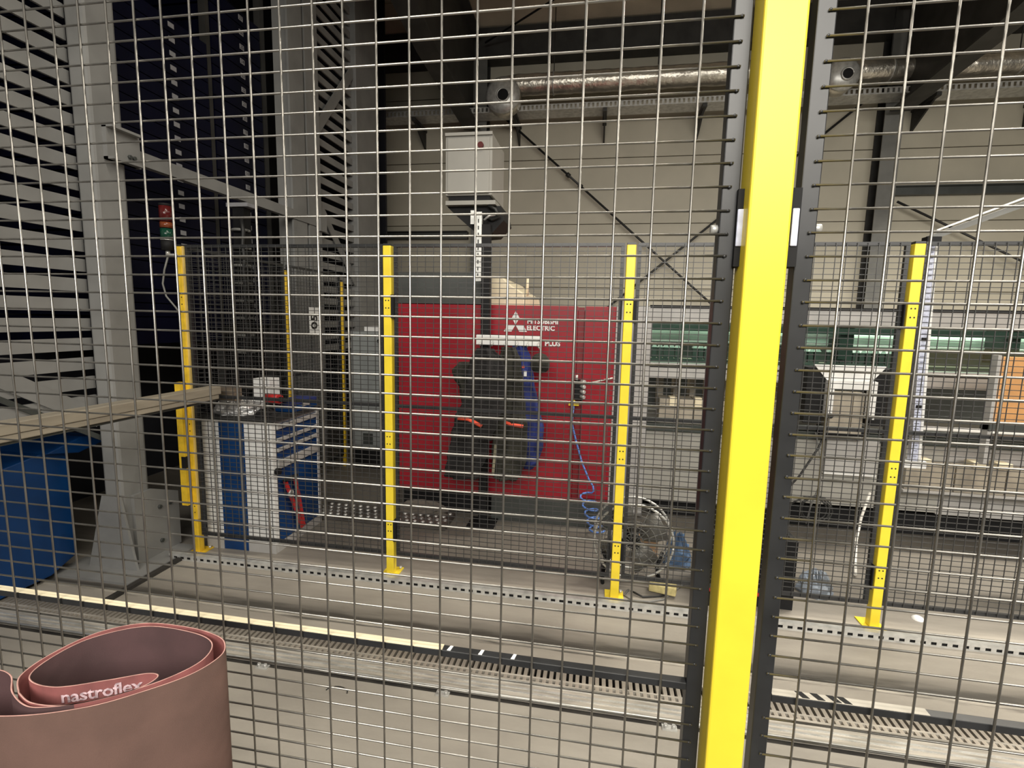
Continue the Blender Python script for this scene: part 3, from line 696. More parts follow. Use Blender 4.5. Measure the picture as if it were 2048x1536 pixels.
# things on and at the cabinet
def crumple(name, cx, cy, z0, rx, ry, h, m, label, cat, seed=1, n=22, mm=9, amp=0.25):
    random.seed(seed); rings = []
    for i in range(mm):
        tt = i/(mm-1); rr = math.sqrt(max(0.02, 1-(tt*0.98)**2))
        rings.append([(cx+rx*rr*math.cos(2*math.pi*j/n)*(1+random.uniform(-amp,amp)*0.6), cy+ry*rr*math.sin(2*math.pi*j/n)*(1+random.uniform(-amp,amp)*0.6), z0+h*tt*(1+(random.uniform(-amp,amp) if i else 0))) for j in range(n)])
    o = MB().loft(rings).build(name, m)
    for p in o.data.polygons: p.use_smooth = False
    return tag(o, label, cat)
crumple('foil_bag', -2.52, 3.16, 0.956, 0.18, 0.13, 0.10, foilsm, 'crumpled silver foil bag on the tool cabinet', 'bag', 4)
o = tag(MB().box(-2.50, -2.365, 3.30, 3.42, 0.956, 1.185).build('white_box', white, bevel=0.003), 'upright white carton on the tool cabinet', 'box')
o = thing('blue_case', 'blue plastic case on the right of the tool cabinet top', 'case', (-2.22, 3.42, 0.956))
MB().box(-2.30, -2.145, 3.25, 3.56, 0.956, 1.0).build('tray', blue, o, bevel=0.006)
MB().box(-2.30, -2.145, 3.25, 3.56, 1.002, 1.035).build('lid', bluecloth, o, bevel=0.008)
MB().box(-2.145, -2.138, 3.36, 3.45, 0.985, 1.012).build('latch', zinc, o)
o = thing('hand_drill', 'dark red hand tool lying behind the white carton', 'power tool', (-2.27, 3.15, 0.956))
MB().cyl((-2.335, 3.22, 1.06), (-2.21, 3.19, 1.06), 0.035, 12).build('motor', redplas, o)
MB().cyl((-2.21, 3.19, 1.06), (-2.15, 3.175, 1.06), 0.018, 10).build('chuck', blackm, o)
MB().bar((-2.31, 3.215, 1.05), (-2.31, 3.215, 0.956), 0.04, 0.035, (1,0,0)).build('grip', blackm, o)
crumple('black_rag', -2.25, 3.09, 0.956, 0.075, 0.06, 0.05, darkcloth, 'black rag at the front of the tool cabinet top', 'rag', 9)
o = thing('red_strap', 'red lifting strap hanging down the blue cabinet door', 'strap', (-2.12, 3.2, 0.1))
for ya, yb, yc in ((3.10, 3.17, 3.28), (3.21, 3.25, 3.30)):
    MB().bar((-2.131, ya, 0.50), (-2.129, yb, 0.34), 0.012, 0.028, (0,1,0)).bar((-2.129, yb, 0.345), (-2.126, yc, 0.085), 0.012, 0.028, (0,1,0)).build('band', redplas, o)
MB().cyl((-2.132, 3.15, 0.39), (-2.115, 3.15, 0.39), 0.026, 10).build('buckle', zinc, o)
MB().box(-2.138, -2.11, 3.08, 3.23, 0.497, 0.51).build('hook_bar', blackm, o)

# ------------------------------------------------------------------ grey electrical cabinet
e = thing('electrical_cabinet', 'grey electrical cabinet left of the red machine behind the second far post', 'electrical cabinet', (-2.43, 5.2, 0))
MB().box(-2.60, -2.24, 5.0, 5.4, 0.22, 1.50).build('body', cabgrey, e, bevel=0.005)
MB().box(-2.585, -2.255, 4.985, 5.0, 0.75, 1.485).build('upper_door', cabgrey, e, bevel=0.004)
MB().box(-2.585, -2.255, 4.985, 5.0, 0.25, 0.70).build('lower_door', cabgrey, e, bevel=0.004)
MB().box(-2.47, -2.36, 4.978, 4.985, 0.28, 0.40).build('vent', dark_grey, e)
MB().box(-2.59, -2.25, 5.02, 5.38, 0.0, 0.22).build('plinth', blackm, e)
MB().box(-2.47, -2.25, 5.05, 5.3, 1.50, 1.55).build('top_box', white, e)
MB().cyl((-2.27, 4.985, 1.40), (-2.27, 4.965, 1.40), 0.02, 10).build('switch', blackm, e)

# ------------------------------------------------------------------ red laser machine
r_ = thing('laser_machine', 'large red laser cutting machine with white lettering behind the far fence', 'machine', (-0.75, 5.0, 0))
MB().box(-1.63, 0.14, 3.99, 6.4, 0.20, 1.74).build('body', red, r_)
MB().box(-1.64, -0.905, 3.95, 3.99, 0.20, 1.765).build('front_panel', red, r_, bevel=0.004)
MB().box(-0.895, -0.165, 3.95, 3.99, 0.215, 1.768).build('front_panel', red, r_, bevel=0.004)
MB().box(-0.112, 0.125, 3.955, 3.99, 0.235, 1.768).build('front_panel', red, r_, bevel=0.004)
MB().box(-0.163, -0.115, 3.975, 3.99, 0.235, 1.76).build('recess_strip', mat('dark_red', (0.20, 0.010, 0.016), 0.45), r_)  # strip between the panels, toned darker than their red
MB().box(0.128, 0.20, 3.97, 4.05, 0.02, 1.78).build('corner_profile', greyp, r_)
MB().box(-1.62, -0.82, 4.02, 6.3, 0.0, 0.20).build('plinth', blackm, r_)
MB().box(-0.82, 0.19, 3.93, 4.3, 0.0, 0.205).build('base_beam', dark_grey, r_)
MB().box(-1.655, -0.90, 3.99, 5.2, 1.768, 2.02).build('top_hood', dark_grey, r_, bevel=0.01)
MB().prism([(-0.895, 1.76), (-0.895, 2.012), (-0.80, 2.0), (-0.72, 1.93), (-0.62, 1.87), (-0.60, 1.76)], 'y', 4.12, 5.2).build('cream_hood', cream, r_, bevel=0.01)
MB().cyl((-0.615, 4.3, 1.86), (-0.615, 4.3, 2.02), 0.012, 8).build('stub_pipe', cream, r_)
# logo: three diamonds, and the lettering
lx, lz, lu = -0.652, 1.615, 0.062
q = MB()
def diamond(cx, cz, ang):
    a = Vector((math.cos(ang), math.sin(ang))); 
    u1 = Vector((math.cos(ang+math.pi/6), math.sin(ang+math.pi/6)))*lu; u2 = Vector((math.cos(ang-math.pi/6), math.sin(ang-math.pi/6)))*lu
    p = [Vector((cx, cz)), Vector((cx, cz))+u1, Vector((cx, cz))+u1+u2, Vector((cx, cz))+u2]
    q.prism([(v.x, v.y) for v in p], 'y', 3.945, 3.9495)
for ang in (90, 210, 330): diamond(lx, lz, R(ang))
q.build('emblem', whiteprint, r_)
text('lettering', 'MITSUBISHI', 0.052, whiteprint, r_, (-0.437, 3.948, 1.643), FRONT, 0.0018, 0.93)
text('lettering', 'ELECTRIC', 0.052, whiteprint, r_, (-0.452, 3.948, 1.592), FRONT, 0.0018, 0.98)
text('lettering', 'PLUS', 0.056, whiteprint, r_, (-0.355, 3.948, 1.474), FRONT, 0.0025, 1.0)

# pole with the white enclosure on top
p_ = thing('enclosure_pole', 'black pole with zinc strut standing before the red machine', 'pole', (-0.87, 3.80, 0))
MB().box(-0.90, -0.835, 3.80, 3.85, 0.01, 2.36).build('post', blackm, p_)
MB().box(-0.95, -0.90, 3.79, 3.795, 1.94, 2.45).box(-0.95, -0.945, 3.795, 3.83, 1.94, 2.45).box(-0.905, -0.90, 3.795, 3.83, 1.94, 2.45).build('strut', zinc, p_)
q = MB()
for k in range(9): q.box(-0.929, -0.921, 3.7885, 3.7902, 1.97+k*0.05, 1.998+k*0.05)
q.build('slot_holes', inkm, p_, stuff=True)
MB().box(-0.985, -0.945, 3.785, 3.80, 2.36, 2.46).build('bracket', zinc, p_)
MB().box(-0.98, -0.76, 3.72, 3.93, 0, 0.012).build('foot_plate', blackm, p_)
x_ = thing('control_enclosure', 'white box shaped enclosure with red lamp on top of the black pole', 'enclosure', (-1.01, 4.05, 2.5))
MB().box(-1.192, -0.832, 3.815, 4.28, 2.575, 3.02).build('housing', encl, x_, bevel=0.006)
MB().box(-1.172, -0.852, 3.803, 3.815, 2.585, 2.985).build('door', encl, x_, bevel=0.004)
MB().box(-1.19, -0.83, 3.798, 3.815, 3.0, 3.022).build('rain_lip', encl, x_)
MB().cyl((-0.915, 3.803, 2.925), (-0.915, 3.780, 2.925), 0.022, 14).build('lamp', redlamp, x_)
MB().box(-1.17, -0.85, 3.83, 4.25, 2.535, 2.575).build('black_gap', blackm, x_)  # black recessed piece between housing and bottom tray
MB().box(-1.185, -0.80, 3.80, 4.28, 2.505, 2.535).build('bottom_tray', encl, x_)
MB().prism([(-1.19, 2.505), (-0.77, 2.505), (-0.745, 2.40), (-0.83, 2.31), (-0.95, 2.30), (-1.12, 2.44)], 'y', 3.86, 4.20).build('cable_gland_box', blackm, x_)
MB().tube([(-0.86, 3.82, 2.50), (-0.80, 3.80, 2.47), (-0.775, 3.82, 2.42), (-0.83, 3.84, 2.40), (-0.90, 3.84, 2.43)], 0.012, 8).build('cable', cablem, x_)
MB().tube([(-0.88, 3.79, 2.39), (-0.84, 3.78, 2.42), (-0.80, 3.80, 2.43)], 0.009, 8).build('cable', zinc, x_)

# coat rack with workwear
k_ = thing('coat_rack', 'white coat rack bar on the black pole', 'coat rack', (-0.68, 3.77, 1.45))
MB().box(-0.925, -0.432, 3.755, 3.795, 1.458, 1.535).build('bar', white, k_, bevel=0.006)
for x in (-0.88, -0.79, -0.69, -0.60, -0.52, -0.44):
    MB().tube([(x, 3.755, 1.49), (x, 3.72, 1.475), (x, 3.70, 1.455), (x, 3.695, 1.475)], 0.005, 6).build('hook', zinc, k_)
def garment(rows, yc, n=48, fold=0.016, seed=0, ph=5):
    rings = []
    for i, (z, xl, xr, th) in enumerate(rows):
        ring = []
        for j in range(n):
            a = 2*math.pi*j/n
            wv = fold*math.sin(ph*a+seed+i*0.22)+fold*0.6*math.sin(11*a+seed*2+i*0.5)+fold*0.45*math.sin(i*1.9+3*a+seed)
            ring.append(((xl+xr)/2+((xr-xl)/2+wv*0.6)*math.cos(a), yc+(th/2+wv)*math.sin(a), z))
        rings.append(ring)
    return rings
def sub(rows, k=4):
    out = []
    for a, b in zip(rows, rows[1:]):
        for i in range(k):
            u = i/k; u2 = u*u*(3-2*u)
            out.append(tuple(a[j]+(b[j]-a[j])*(u if j == 0 else u2) for j in range(4)))
    return out+[rows[-1]]
def X(px): return -0.88+(px-960)*0.0039
def Z(py): return 1.42-(py-700)*0.00392
j_ = thing('work_overall', 'black work overall with orange trim hanging on the coat rack', 'workwear', (-0.8, 3.68, 1.45))
MB().loft(garment(sub([(Z(694), X(962), X(990), 0.05), (Z(712), X(950), X(1010), 0.09), (Z(745), X(946), X(1020), 0.11), (Z(790), X(938), X(1018), 0.12), (Z(835), X(922), X(1005), 0.12), (Z(870), X(914), X(990), 0.11)]), 3.58, seed=1)).build('torso', darkcloth, j_)
MB().loft(garment(sub([(Z(850), X(916), X(985), 0.11), (Z(900), X(908), X(984), 0.11), (Z(930), X(905), X(970), 0.10), (Z(946), X(903), X(968), 0.08)]), 3.58, seed=2)).build('leg', darkcloth, j_)
MB().loft(garment(sub([(Z(722), X(925), X(952), 0.06), (Z(738), X(911), X(950), 0.08), (Z(752), X(914), X(946), 0.09), (Z(770), X(925), X(948), 0.07), (Z(800), X(930), X(952), 0.05)], 3), 3.63, fold=0.006, seed=3)).build('sleeve', olivecloth, j_)
MB().tube([(X(930), 3.518, Z(826)), (X(950), 3.510, Z(826)), (X(962), 3.512, Z(831)), (X(976), 3.524, Z(839))], 0.014, 8).build('orange_trim', orangetrim, j_)
j_ = thing('work_jacket', 'dark olive work jacket hanging beside the black overall', 'workwear', (-0.6, 3.70, 1.45))
MB().loft(garment(sub([(Z(692), X(1006), X(1028), 0.04), (Z(715), X(1002), X(1038), 0.06), (Z(760), X(1004), X(1044), 0.07), (Z(810), X(1000), X(1050), 0.075), (Z(850), X(990), X(1056), 0.075), (Z(905), X(990), X(1056), 0.07), (Z(940), X(993), X(1047), 0.07), (Z(953), X(996), X(1038), 0.07)]), 3.695, seed=5)).build('body', olivecloth, j_)
MB().tube([(X(1014), 3.652, Z(836)), (X(1032), 3.648, Z(840)), (X(1050), 3.656, Z(842))], 0.013, 8).build('orange_trim', orangetrim, j_)
MB().bar((X(997), 3.655, Z(880)), (X(992), 3.66, Z(944)), 0.02, 0.01, (0,1,0)).build('zip_edge', mat('olive_zip', (0.25, 0.23, 0.16), 0.7), j_)
j_ = thing('blue_jacket', 'blue work jacket hanging rightmost on the coat rack', 'workwear', (-0.5, 3.74, 1.45))
MB().loft(garment(sub([(Z(688), X(1020), X(1046), 0.05), (Z(712), X(1022), X(1056), 0.07), (Z(760), X(1026), X(1065), 0.08), (Z(800), X(1030), X(1074), 0.085), (Z(850), X(1040), X(1086), 0.085), (Z(890), X(1044), X(1085), 0.085), (Z(920), X(1046), X(1076), 0.09), (Z(935), X(1050), X(1066), 0.05)]), 3.79, fold=0.008, seed=8)).build('body', bluecloth, j_)
MB().box(X(1046), X(1051), 3.735, 3.752, Z(748), Z(738)).build('badge', white, j_)
MB().box(X(1042), X(1046), 3.735, 3.752, Z(732), Z(728)).build('badge', orangetrim, j_)
c_ = thing('knit_hat', 'dark round cap hanging by a white cord from the rack end', 'cap', (-0.42, 3.72, 1.4))
MB().loft([[( -0.42+r0*math.cos(2*math.pi*j/20)*0.074, 3.70+r0*math.sin(2*math.pi*j/20)*0.06, z) for j in range(20)] for r0, z in ((0.15, 1.415), (0.62, 1.40), (0.92, 1.365), (1.0, 1.33), (0.9, 1.295), (0.6, 1.272), (0.2, 1.265))]).build('crown', olivecloth, c_)
MB().tube([(-0.44, 3.695, 1.478), (-0.425, 3.70, 1.44), (-0.42, 3.70, 1.415)], 0.004, 6).build('cord', whitecable, c_)
# compressed air regulator and coiled blue hose
a_ = thing('air_regulator', 'brass and black air regulator on the right part of the red machine', 'regulator', (-0.14, 3.93, 1.1))
MB().box(-0.17, -0.10, 3.91, 3.95, 1.04, 1.20).build('manifold', blackm, a_, bevel=0.006)
for z in (1.07, 1.11, 1.15, 1.19): MB().cyl((-0.12, 3.915, z), (-0.09, 3.885, z), 0.014, 10).build('fitting', zinc, a_)
MB().cyl((-0.155, 3.90, 1.20), (-0.155, 3.90, 1.24), 0.012, 8).build('knob', zinc, a_)
MB().tube([(-0.10, 3.92, 1.17), (0.0, 3.90, 1.195), (0.12, 3.92, 1.225)], 0.006, 6).build('air_line', whitecable, a_)
MB().box(-0.21, -0.13, 3.90, 3.93, 0.998, 1.015).cyl((-0.17, 3.91, 1.015), (-0.17, 3.91, 1.04), 0.01, 8).build('valve_handle', mat('yellow_valve', (0.75, 0.55, 0.03), 0.4), a_)
pts = [(-0.17, 3.90, 0.995), (-0.178, 3.89, 0.86), (-0.14, 3.88, 0.72), (-0.09, 3.87, 0.56), (-0.03, 3.85, 0.43), (0.005, 3.84, 0.38), (0.012, 3.83, 0.345)]
for k in range(1, 46):
    a = k*math.pi/4.5; rr = 0.055; pts.append((-0.045+0.10*min(1, k/45)+rr*math.cos(a), 3.80+rr*math.sin(a), 0.335-0.29*min(1, k/40)))
tag(MB().tube(pts, 0.0075, 8).build('coiled_hose', bluehose), 'blue coiled air hose hanging from the regulator to the floor', 'hose')

# dimpled tread plank on the floor
t = thing('tread_plank', 'dimpled steel tread plank on the floor left of the red machine', 'plank', (-1.75, 3.75, 0))
MB().box(-2.28, -1.12, 3.62, 3.90, 0, 0.045).build('plank', mat('plank_steel', (0.12, 0.105, 0.095), 0.5, 0.4, var=0.25), t, bevel=0.006)
q = MB()
for r0 in range(4):
    for k in range(17): q.dome((-2.24+k*0.066+(r0%2)*0.033, 3.65+r0*0.066, 0.045), 0.017, 0.012, 8, 3)
q.build('dimples', zinc, t, stuff=True)
crumple('rag_heap', -1.40, 3.86, 0.045, 0.22, 0.07, 0.09, mat('grey_rag', (0.12, 0.105, 0.09), 0.95, var=0.2), 'flat grey rag heap on the tread plank', 'rag', 21)

# ------------------------------------------------------------------ press brake on the right
b = thing('press_brake', 'long grey press brake with a green glass window at the right', 'press brake', (2.5, 5.0, 0))
Y0 = 4.2
MB().box(0.29, 0.42, Y0, 6.0, 0.04, 1.785).build('end_frame', greyp, b, bevel=0.006)
MB().box(0.20, 0.29, Y0+0.03, 4.6, 0.04, 1.72).build('side_duct', mat('blue_grey_paint', (0.30, 0.33, 0.37), 0.5), b)
MB().box(0.42, 4.6, Y0, Y0+0.07, 1.665, 1.775).build('top_fascia', greyp, b, bevel=0.004)
MB().box(0.40, 4.6, Y0-0.012, Y0+0.05, 1.775, 1.795).build('top_edge', blackm, b)
MB().box(0.42, 4.6, Y0, 4.6, 1.21, 1.332).build('mid_fascia', greyp, b, bevel=0.004)
MB().box(0.42, 4.6, Y0-0.004, Y0+0.02, 1.297, 1.307).build('fascia_groove', blackm, b)
MB().box(0.42, 1.50, Y0+0.02, 6.0, 0.18, 0.835).build('lower_body', offwhite, b, bevel=0.004)
MB().box(1.503, 2.62, Y0+0.02, 6.0, 0.245, 0.835).build('lower_body', offwhite, b, bevel=0.004)
MB().box(2.623, 4.6, Y0+0.03, 6.0, 0.23, 0.80).build('lower_body', greyp, b, bevel=0.004)
MB().box(0.42, 4.6, 4.9, 5.0, 0.835, 1.21).build('inner_back', dark_grey, b)
MB().box(0.42, 4.6, 4.95, 5.05, 1.33, 1.67).build('ram_back', dark_grey, b)
MB().box(0.5, 4.5, 4.38, 5.9, 0.0, 0.18).build('recessed_base', blackm, b)
# glass window: frame, pane, and what shows behind it
MB().box(0.425, 4.55, Y0+0.012, Y0+0.018, 1.335, 1.66).build('glass_pane', glass, b)
MB().box(0.42, 4.6, Y0+0.02, Y0+0.06, 1.595, 1.64).build('window_bar', dark_grey, b)
MB().tube([(0.43, 4.62, 1.545), (4.55, 4.62, 1.545)], 0.058, 20).build('light_beam', glassfar, b)
MB().tube([(0.43, 4.50, 1.505), (4.5, 4.50, 1.505)], 0.010, 8).build('bright_rod', white, b)
for x in (1.85, 2.97):
    MB().box(x, x+0.10, 4.30, 4.5, 1.40, 1.66).build('clamp_block', greensteel, b)
MB().box(1.55, 1.82, 4.42, 4.48, 1.52, 1.62).build('white_plate', white, b)
tz = MB().box(-0.018, 0.018, 4.40, 4.44, 1.36, 1.45).mesh('tool_holder', dark_grey, (0,0,0))
tz2 = MB().prism([(-0.022, 1.45), (0.022, 1.45), (0.0, 1.485)], 'y', 4.38, 4.44).mesh('tool_tip', white, (0,0,0))
for k in range(40):
    x = 0.47+k*0.047
    if k in (5, 6, 12, 13, 14, 20, 21, 28): continue
    inst('tool_holder', tz, b, (x, 0, 0)); inst('tool_tip', tz2, b, (x, 0, 0))
MB().box(0.42, 4.6, 4.34, 4.40, 1.335, 1.36).build('ram_lip', greensteel, b)
# die blocks in the opening
for x0, x1, z1 in ((0.52, 0.80, 1.03), (0.80, 1.08, 1.03), (1.08, 1.34, 1.03), (1.34, 1.58, 1.00)):
    MB().box(x0+0.003, x1-0.003, Y0+0.08, 4.5, 0.835, z1).build('die_block', toolsteel, b, bevel=0.003)
for x in (0.60, 0.80, 0.885, 1.2, 1.42):
    MB().box(x, x+0.055, Y0+0.06, Y0+0.16, 0.97, 1.05).build('finger_stop', cream, b, bevel=0.004)
for k in range(9):
    MB().box(0.55+k*0.14, 0.60+k*0.14, 4.7, 4.85, 0.9, 1.2).build('back_gauge', toolsteel, b)
MB().box(0.42, 4.6, Y0-0.01, Y0+0.05, 0.775, 0.835).build('bed_edge', greensteel, b)
# lower tool row at the far right
for x0, x1 in ((2.30, 2.62), (2.63, 2.95), (2.96, 3.28), (3.29, 3.6)):
    MB().box(x0, x1, 4.08, 4.2, 0.46, 0.66).build('die_block', toolsteel, b, bevel=0.003)
for x in (2.36, 2.72, 2.88): MB().box(x, x+0.09, 4.06, 4.16, 0.655, 0.70).build('finger_stop', cream, b, bevel=0.004)
MB().box(2.28, 4.6, 4.05, 4.24, 0.44, 0.46).build('tool_shelf', greyp, b)
MB().box(1.78, 2.15, Y0-0.02, Y0+0.02, 0.53, 0.79).build('white_panel', greyp, b)
MB().box(1.78, 2.15, Y0-0.03, Y0+0.01, 0.51, 0.525).build('panel_edge', white, b)
# white tool cradle in front of the bed
h = thing('tool_cradle', 'white flared tool cradle between black cheeks on the press brake', 'cradle', (1.83, 4.0, 0.95))
MB().prism([(1.585, 1.372), (2.07, 1.372), (1.985, 1.262), (1.68, 1.262)], 'y', 4.04, 4.06).build('flared_apron', white, h)
for x0, x1 in ((1.68, 1.722), (1.965, 2.005)):
    MB().box(x0, x1, 4.0, 4.06, 0.985, 1.262).build('leg', white, h)
for x0, x1 in ((1.55, 1.675), (2.01, 2.13)):
    MB().box(x0, x1, 4.05, 4.19, 0.93, 1.35).build('cheek', blackm, h)
MB().box(1.722, 1.965, 4.02, 4.06, 1.20, 1.262).build('cross_plate', white, h)
for k in range(3):
    MB().box(1.725+k*0.08, 1.80+k*0.08, 4.06, 4.18, 0.86, 1.17).build('die_block', toolsteel, h, bevel=0.003)
for x in (1.71, 1.97): MB().cyl((x, 3.99, 1.0), (x, 4.0, 1.0), 0.02, 10).build('clamp_screw', blackm, h)
MB().box(1.70, 2.02, 4.12, 4.188, 0.80, 0.90).build('bracket', blackm, h)
# orange board at the right edge
o = thing('orange_board', 'orange tan board in a pale frame at the right edge behind the mesh', 'board', (2.75, 3.6, 0))
MB().box(2.475, 3.6, 3.60, 3.64, 1.075, 1.49).build('board', orangebox, o)
MB().box(2.455, 2.475, 3.59, 3.645, 0.80, 1.50).build('frame', greyp, o)
MB().box(2.455, 3.6, 3.58, 3.66, 1.02, 1.07).build('shelf', dark_grey, o)
MB().box(3.5, 3.56, 3.59, 3.65, 0.0, 1.02).build('leg', dark_grey, o)
MB().box(3.4, 3.8, 3.45, 3.8, 0.0, 0.02).build('foot', dark_grey, o)
# pendant duct and boom
d = thing('cable_duct', 'pale lavender vertical cable duct beside the rightmost far post', 'cable duct', (1.69, 3.0, 0.9))
MB().prism([(1.655, 2.11), (1.688, 2.11), (1.735, 0.94), (1.70, 0.94)], 'y', 2.99, 3.02).build('duct', lavender, d)
MB().prism([(1.688, 2.11), (1.698, 2.11), (1.748, 0.94), (1.735, 0.94)], 'y', 2.985, 3.025).build('edge_strip', white, d)
q = MB()
for k in range(38):
    z = 2.08-k*0.03; x = 1.656+(2.11-z)*0.0385
    q.box(x+0.004, x+0.026, 2.988, 2.9905, z-0.004, z)
q.build('slots', mat('duct_slot', (0.16, 0.17, 0.24), 0.6), d, stuff=True)
for z in (1.60, 1.24): MB().box(1.672+(2.11-z)*0.0385-0.012, 1.672+(2.11-z)*0.0385+0.012, 2.982, 2.99, z-0.008, z+0.008).build('clip', blackm, d)
MB().box(1.66, 1.78, 2.99, 3.03, 0.90, 0.94).build('end_shoe', white, d)
bo = thing('pendant_boom', 'metal boom sloping up from the cable duct to the right edge', 'boom', (1.7, 3.0, 2.1))
MB().bar((1.66, 3.0, 2.118), (2.9, 3.0, 2.62), 0.030, 0.026).build('boom_tube', colm, bo)
MB().bar((1.68, 2.98, 2.155), (2.9, 2.98, 2.66), 0.010, 0.008).build('side_rod', zinc, bo)
MB().box(1.645, 1.71, 2.98, 3.03, 2.085, 2.125).build('joint', blackm, bo)
MB().box(2.86, 2.94, 2.97, 3.05, 0, 2.62).build('mast', colm, bo)

# ------------------------------------------------------------------ things on the floor at the right
f_ = thing('floor_fan', 'round floor fan with wire guard behind the third far post', 'fan', (0.27, 3.2, 0))
fc = Vector((0.27, 3.17, 0.285)); fr = 0.245
ring = lambda r, y, k=32: [(fc.x+r*math.cos(2*math.pi*i/k), y, fc.z+r*math.sin(2*math.pi*i/k)) for i in range(k+1)]
MB().tube(ring(fr, 3.10), 0.008, 6).build('guard_rim', zinc, f_); MB().tube(ring(fr, 3.24), 0.008, 6).build('guard_rim', zinc, f_)
q = MB()
for r0 in (0.06, 0.10, 0.14, 0.18, 0.215): q.tube(ring(r0, 3.085+0.4*(r0-0.06)**2), 0.0022, 5)
for k in range(16):
    a = 2*math.pi*k/16; q.tube([(fc.x+0.03*math.cos(a), 3.08, fc.z+0.03*math.sin(a)), (fc.x+fr*math.cos(a), 3.10, fc.z+fr*math.sin(a))], 0.0022, 5)
q.build('guard_wires', greycable, f_, stuff=True)
for k in range(4):
    a = 2*math.pi*k/4+0.5; p = []
    for rr, dw in ((0.05, 0.03), (0.12, 0.07), (0.21, 0.085)):
        for sg in (-1, 1):
            p.append((fc.x+rr*math.cos(a)-sg*dw*math.sin(a), 3.16+sg*0.03, fc.z+rr*math.sin(a)+sg*dw*math.cos(a)))
    me = MB(); me.v = p; me.f = [(0,1,3,2), (2,3,5,4)]; me.sm = [True, True]
    bl = me.build('blade', mat('grey_blade', (0.10, 0.095, 0.085), 0.4), f_)
    sd = bl.modifiers.new('solid', 'SOLIDIFY'); sd.thickness = 0.004
MB().cyl((fc.x, 3.09, fc.z), (fc.x, 3.26, fc.z), 0.045, 16).build('motor', blackm, f_)
MB().tube([(fc.x-0.18, 3.17, 0.012), (fc.x-0.16, 3.17, 0.10), (fc.x-0.19, 3.17, 0.20)], 0.012, 8).tube([(fc.x+0.18, 3.17, 0.012), (fc.x+0.16, 3.17, 0.10), (fc.x+0.19, 3.17, 0.20)], 0.012, 8).tube([(fc.x-0.18, 3.06, 0.012), (fc.x-0.18, 3.30, 0.012)], 0.012, 8).tube([(fc.x+0.18, 3.06, 0.012), (fc.x+0.18, 3.30, 0.012)], 0.012, 8).build('stand', blackm, f_)
tag(MB().tube([(0.25, 3.02, 0.006), (0.22, 2.95, 0.006), (0.27, 2.90, 0.006), (0.36, 2.905, 0.006), (0.45, 2.95, 0.006), (0.52, 3.05, 0.006), (0.60, 3.16, 0.006), (0.66, 3.2, 0.006)], 0.006, 6).build('floor_cable', greycable), 'grey cable looped on the floor before the fan', 'cable')
tag(MB().tube([(0.26, 2.99, 0.018), (0.33, 2.95, 0.008), (0.44, 2.985, 0.006), (0.50, 3.02, 0.006), (0.40, 3.1, 0.006)], 0.006, 6).build('floor_cable', cablem), 'dark cable crossing the grey loop on the floor', 'cable')
o = MB().box(-0.08, 0.08, -0.035, 0.035, 0, 0.05).build('foam_block', foam, bevel=0.006); o.location = (0.455, 3.03, 0.013); o.rotation_euler = (0, 0, R(-14)); tag(o, 'yellowish foam block on the floor right of the fan', 'block')
o = thing('cardboard_box', 'low brown cardboard box on the floor behind the foam block', 'box', (0.50, 3.3, 0))
MB().box(0.33, 0.47, 3.46, 3.60, 0, 0.17).build('carton', cardboard, o, bevel=0.004)
MB().prism([(0.33, 0.17), (0.47, 0.17), (0.45, 0.22), (0.36, 0.23)], 'y', 3.52, 3.524).build('flap', cardboard, o)
crumple('blue_cloth', 0.60, 3.45, 0.0, 0.09, 0.09, 0.20, mat('pale_blue_cloth', (0.10, 0.17, 0.30), 0.9, var=0.2), 'pale blue cloth heap on the floor left of the black crate', 'cloth', 12)
o = thing('red_tube', 'red tube lying on the floor in front of the black crate', 'tube', (0.7, 2.96, 0.02))
MB().cyl((0.66, 2.966, 0.10), (1.0, 2.966, 0.10), 0.020, 12).build('pipe', redplas, o)
MB().cyl((1.0, 2.966, 0.10), (1.03, 2.966, 0.10), 0.025, 12).build('collar', zinc, o)
MB().box(0.70, 0.74, 2.945, 2.988, 0, 0.08).build('cradle', blackm, o)
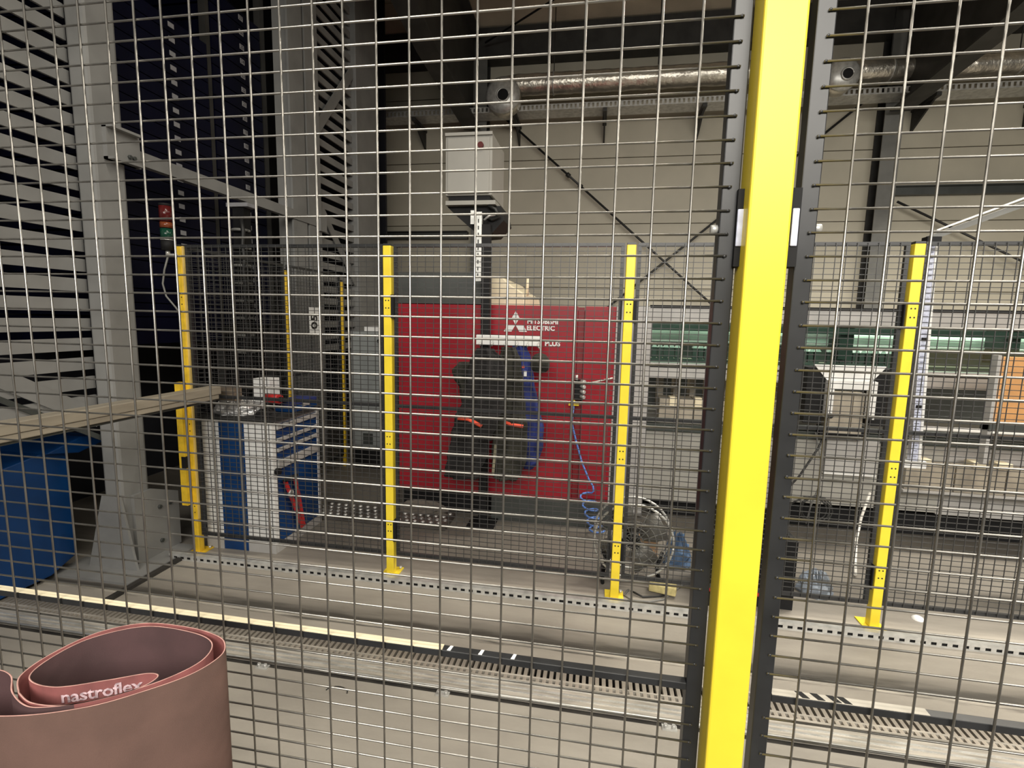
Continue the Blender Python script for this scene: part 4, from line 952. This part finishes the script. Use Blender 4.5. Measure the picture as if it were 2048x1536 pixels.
MB().box(0.92, 0.96, 2.945, 2.988, 0, 0.08).build('cradle', blackm, o)
o = thing('black_crate', 'black plastic crate on the floor behind the near post', 'crate', (0.92, 3.15, 0))
MB().box(0.72, 1.185, 2.995, 3.02, 0.0, 0.42).build('front_wall', blackm, o)
MB().box(0.72, 0.745, 3.02, 3.32, 0.0, 0.42).build('side_wall', blackm, o)
MB().box(1.16, 1.185, 3.02, 3.32, 0.0, 0.42).build('side_wall', blackm, o)
MB().box(0.72, 1.185, 3.32, 3.345, 0.0, 0.42).build('back_wall', blackm, o)
MB().box(0.745, 1.16, 3.02, 3.32, 0.0, 0.03).build('bottom', blackm, o)
crumple('film_bag', 1.40, 3.25, 0.0, 0.10, 0.09, 0.13, mat('clear_film', (0.26, 0.30, 0.36), 0.25, var=0.2), 'crumpled bluish plastic film beside the black crate', 'bag', 31)
# cables hanging on the press brake's lower body
tag(MB().tube([(1.76, 4.15, 0.86), (1.70, 4.12, 0.72), (1.58, 4.10, 0.50), (1.48, 4.10, 0.36), (1.40, 4.1, 0.26)], 0.008, 6).build('hanging_cable', cablem), 'black cable running diagonally down the press brake', 'cable')
tag(MB().tube([(1.68, 4.14, 0.84), (1.74, 4.12, 0.6), (1.73, 4.12, 0.4), (1.69, 4.12, 0.26), (1.66, 4.1, 0.12)], 0.006, 6).build('hanging_cable', greycable), 'grey cable hanging straight down the press brake', 'cable')
pts = [(1.50, 4.1, 0.16), (1.54, 4.09, 0.28), (1.62, 4.08, 0.34)]
for k in range(30):
    a = math.pi/2-k*math.pi/6; rr = 0.085+0.004*k*0.3; pts.append((1.70+rr*math.cos(a), 4.08-0.001*k, 0.25+rr*math.sin(a)))
tag(MB().tube(pts, 0.007, 6).build('coiled_cable', cablem), 'black cable coil hanging below the press brake bed', 'cable')
tag(MB().tube([(2.06, 4.05, 0.42), (1.97, 3.95, 0.26), (1.88, 3.80, 0.14), (1.80, 3.62, 0.06), (1.75, 3.5, 0.02)], 0.010, 8).build('white_hose', whitecable), 'pale hose slanting to the floor left of the rightmost far post', 'hose')
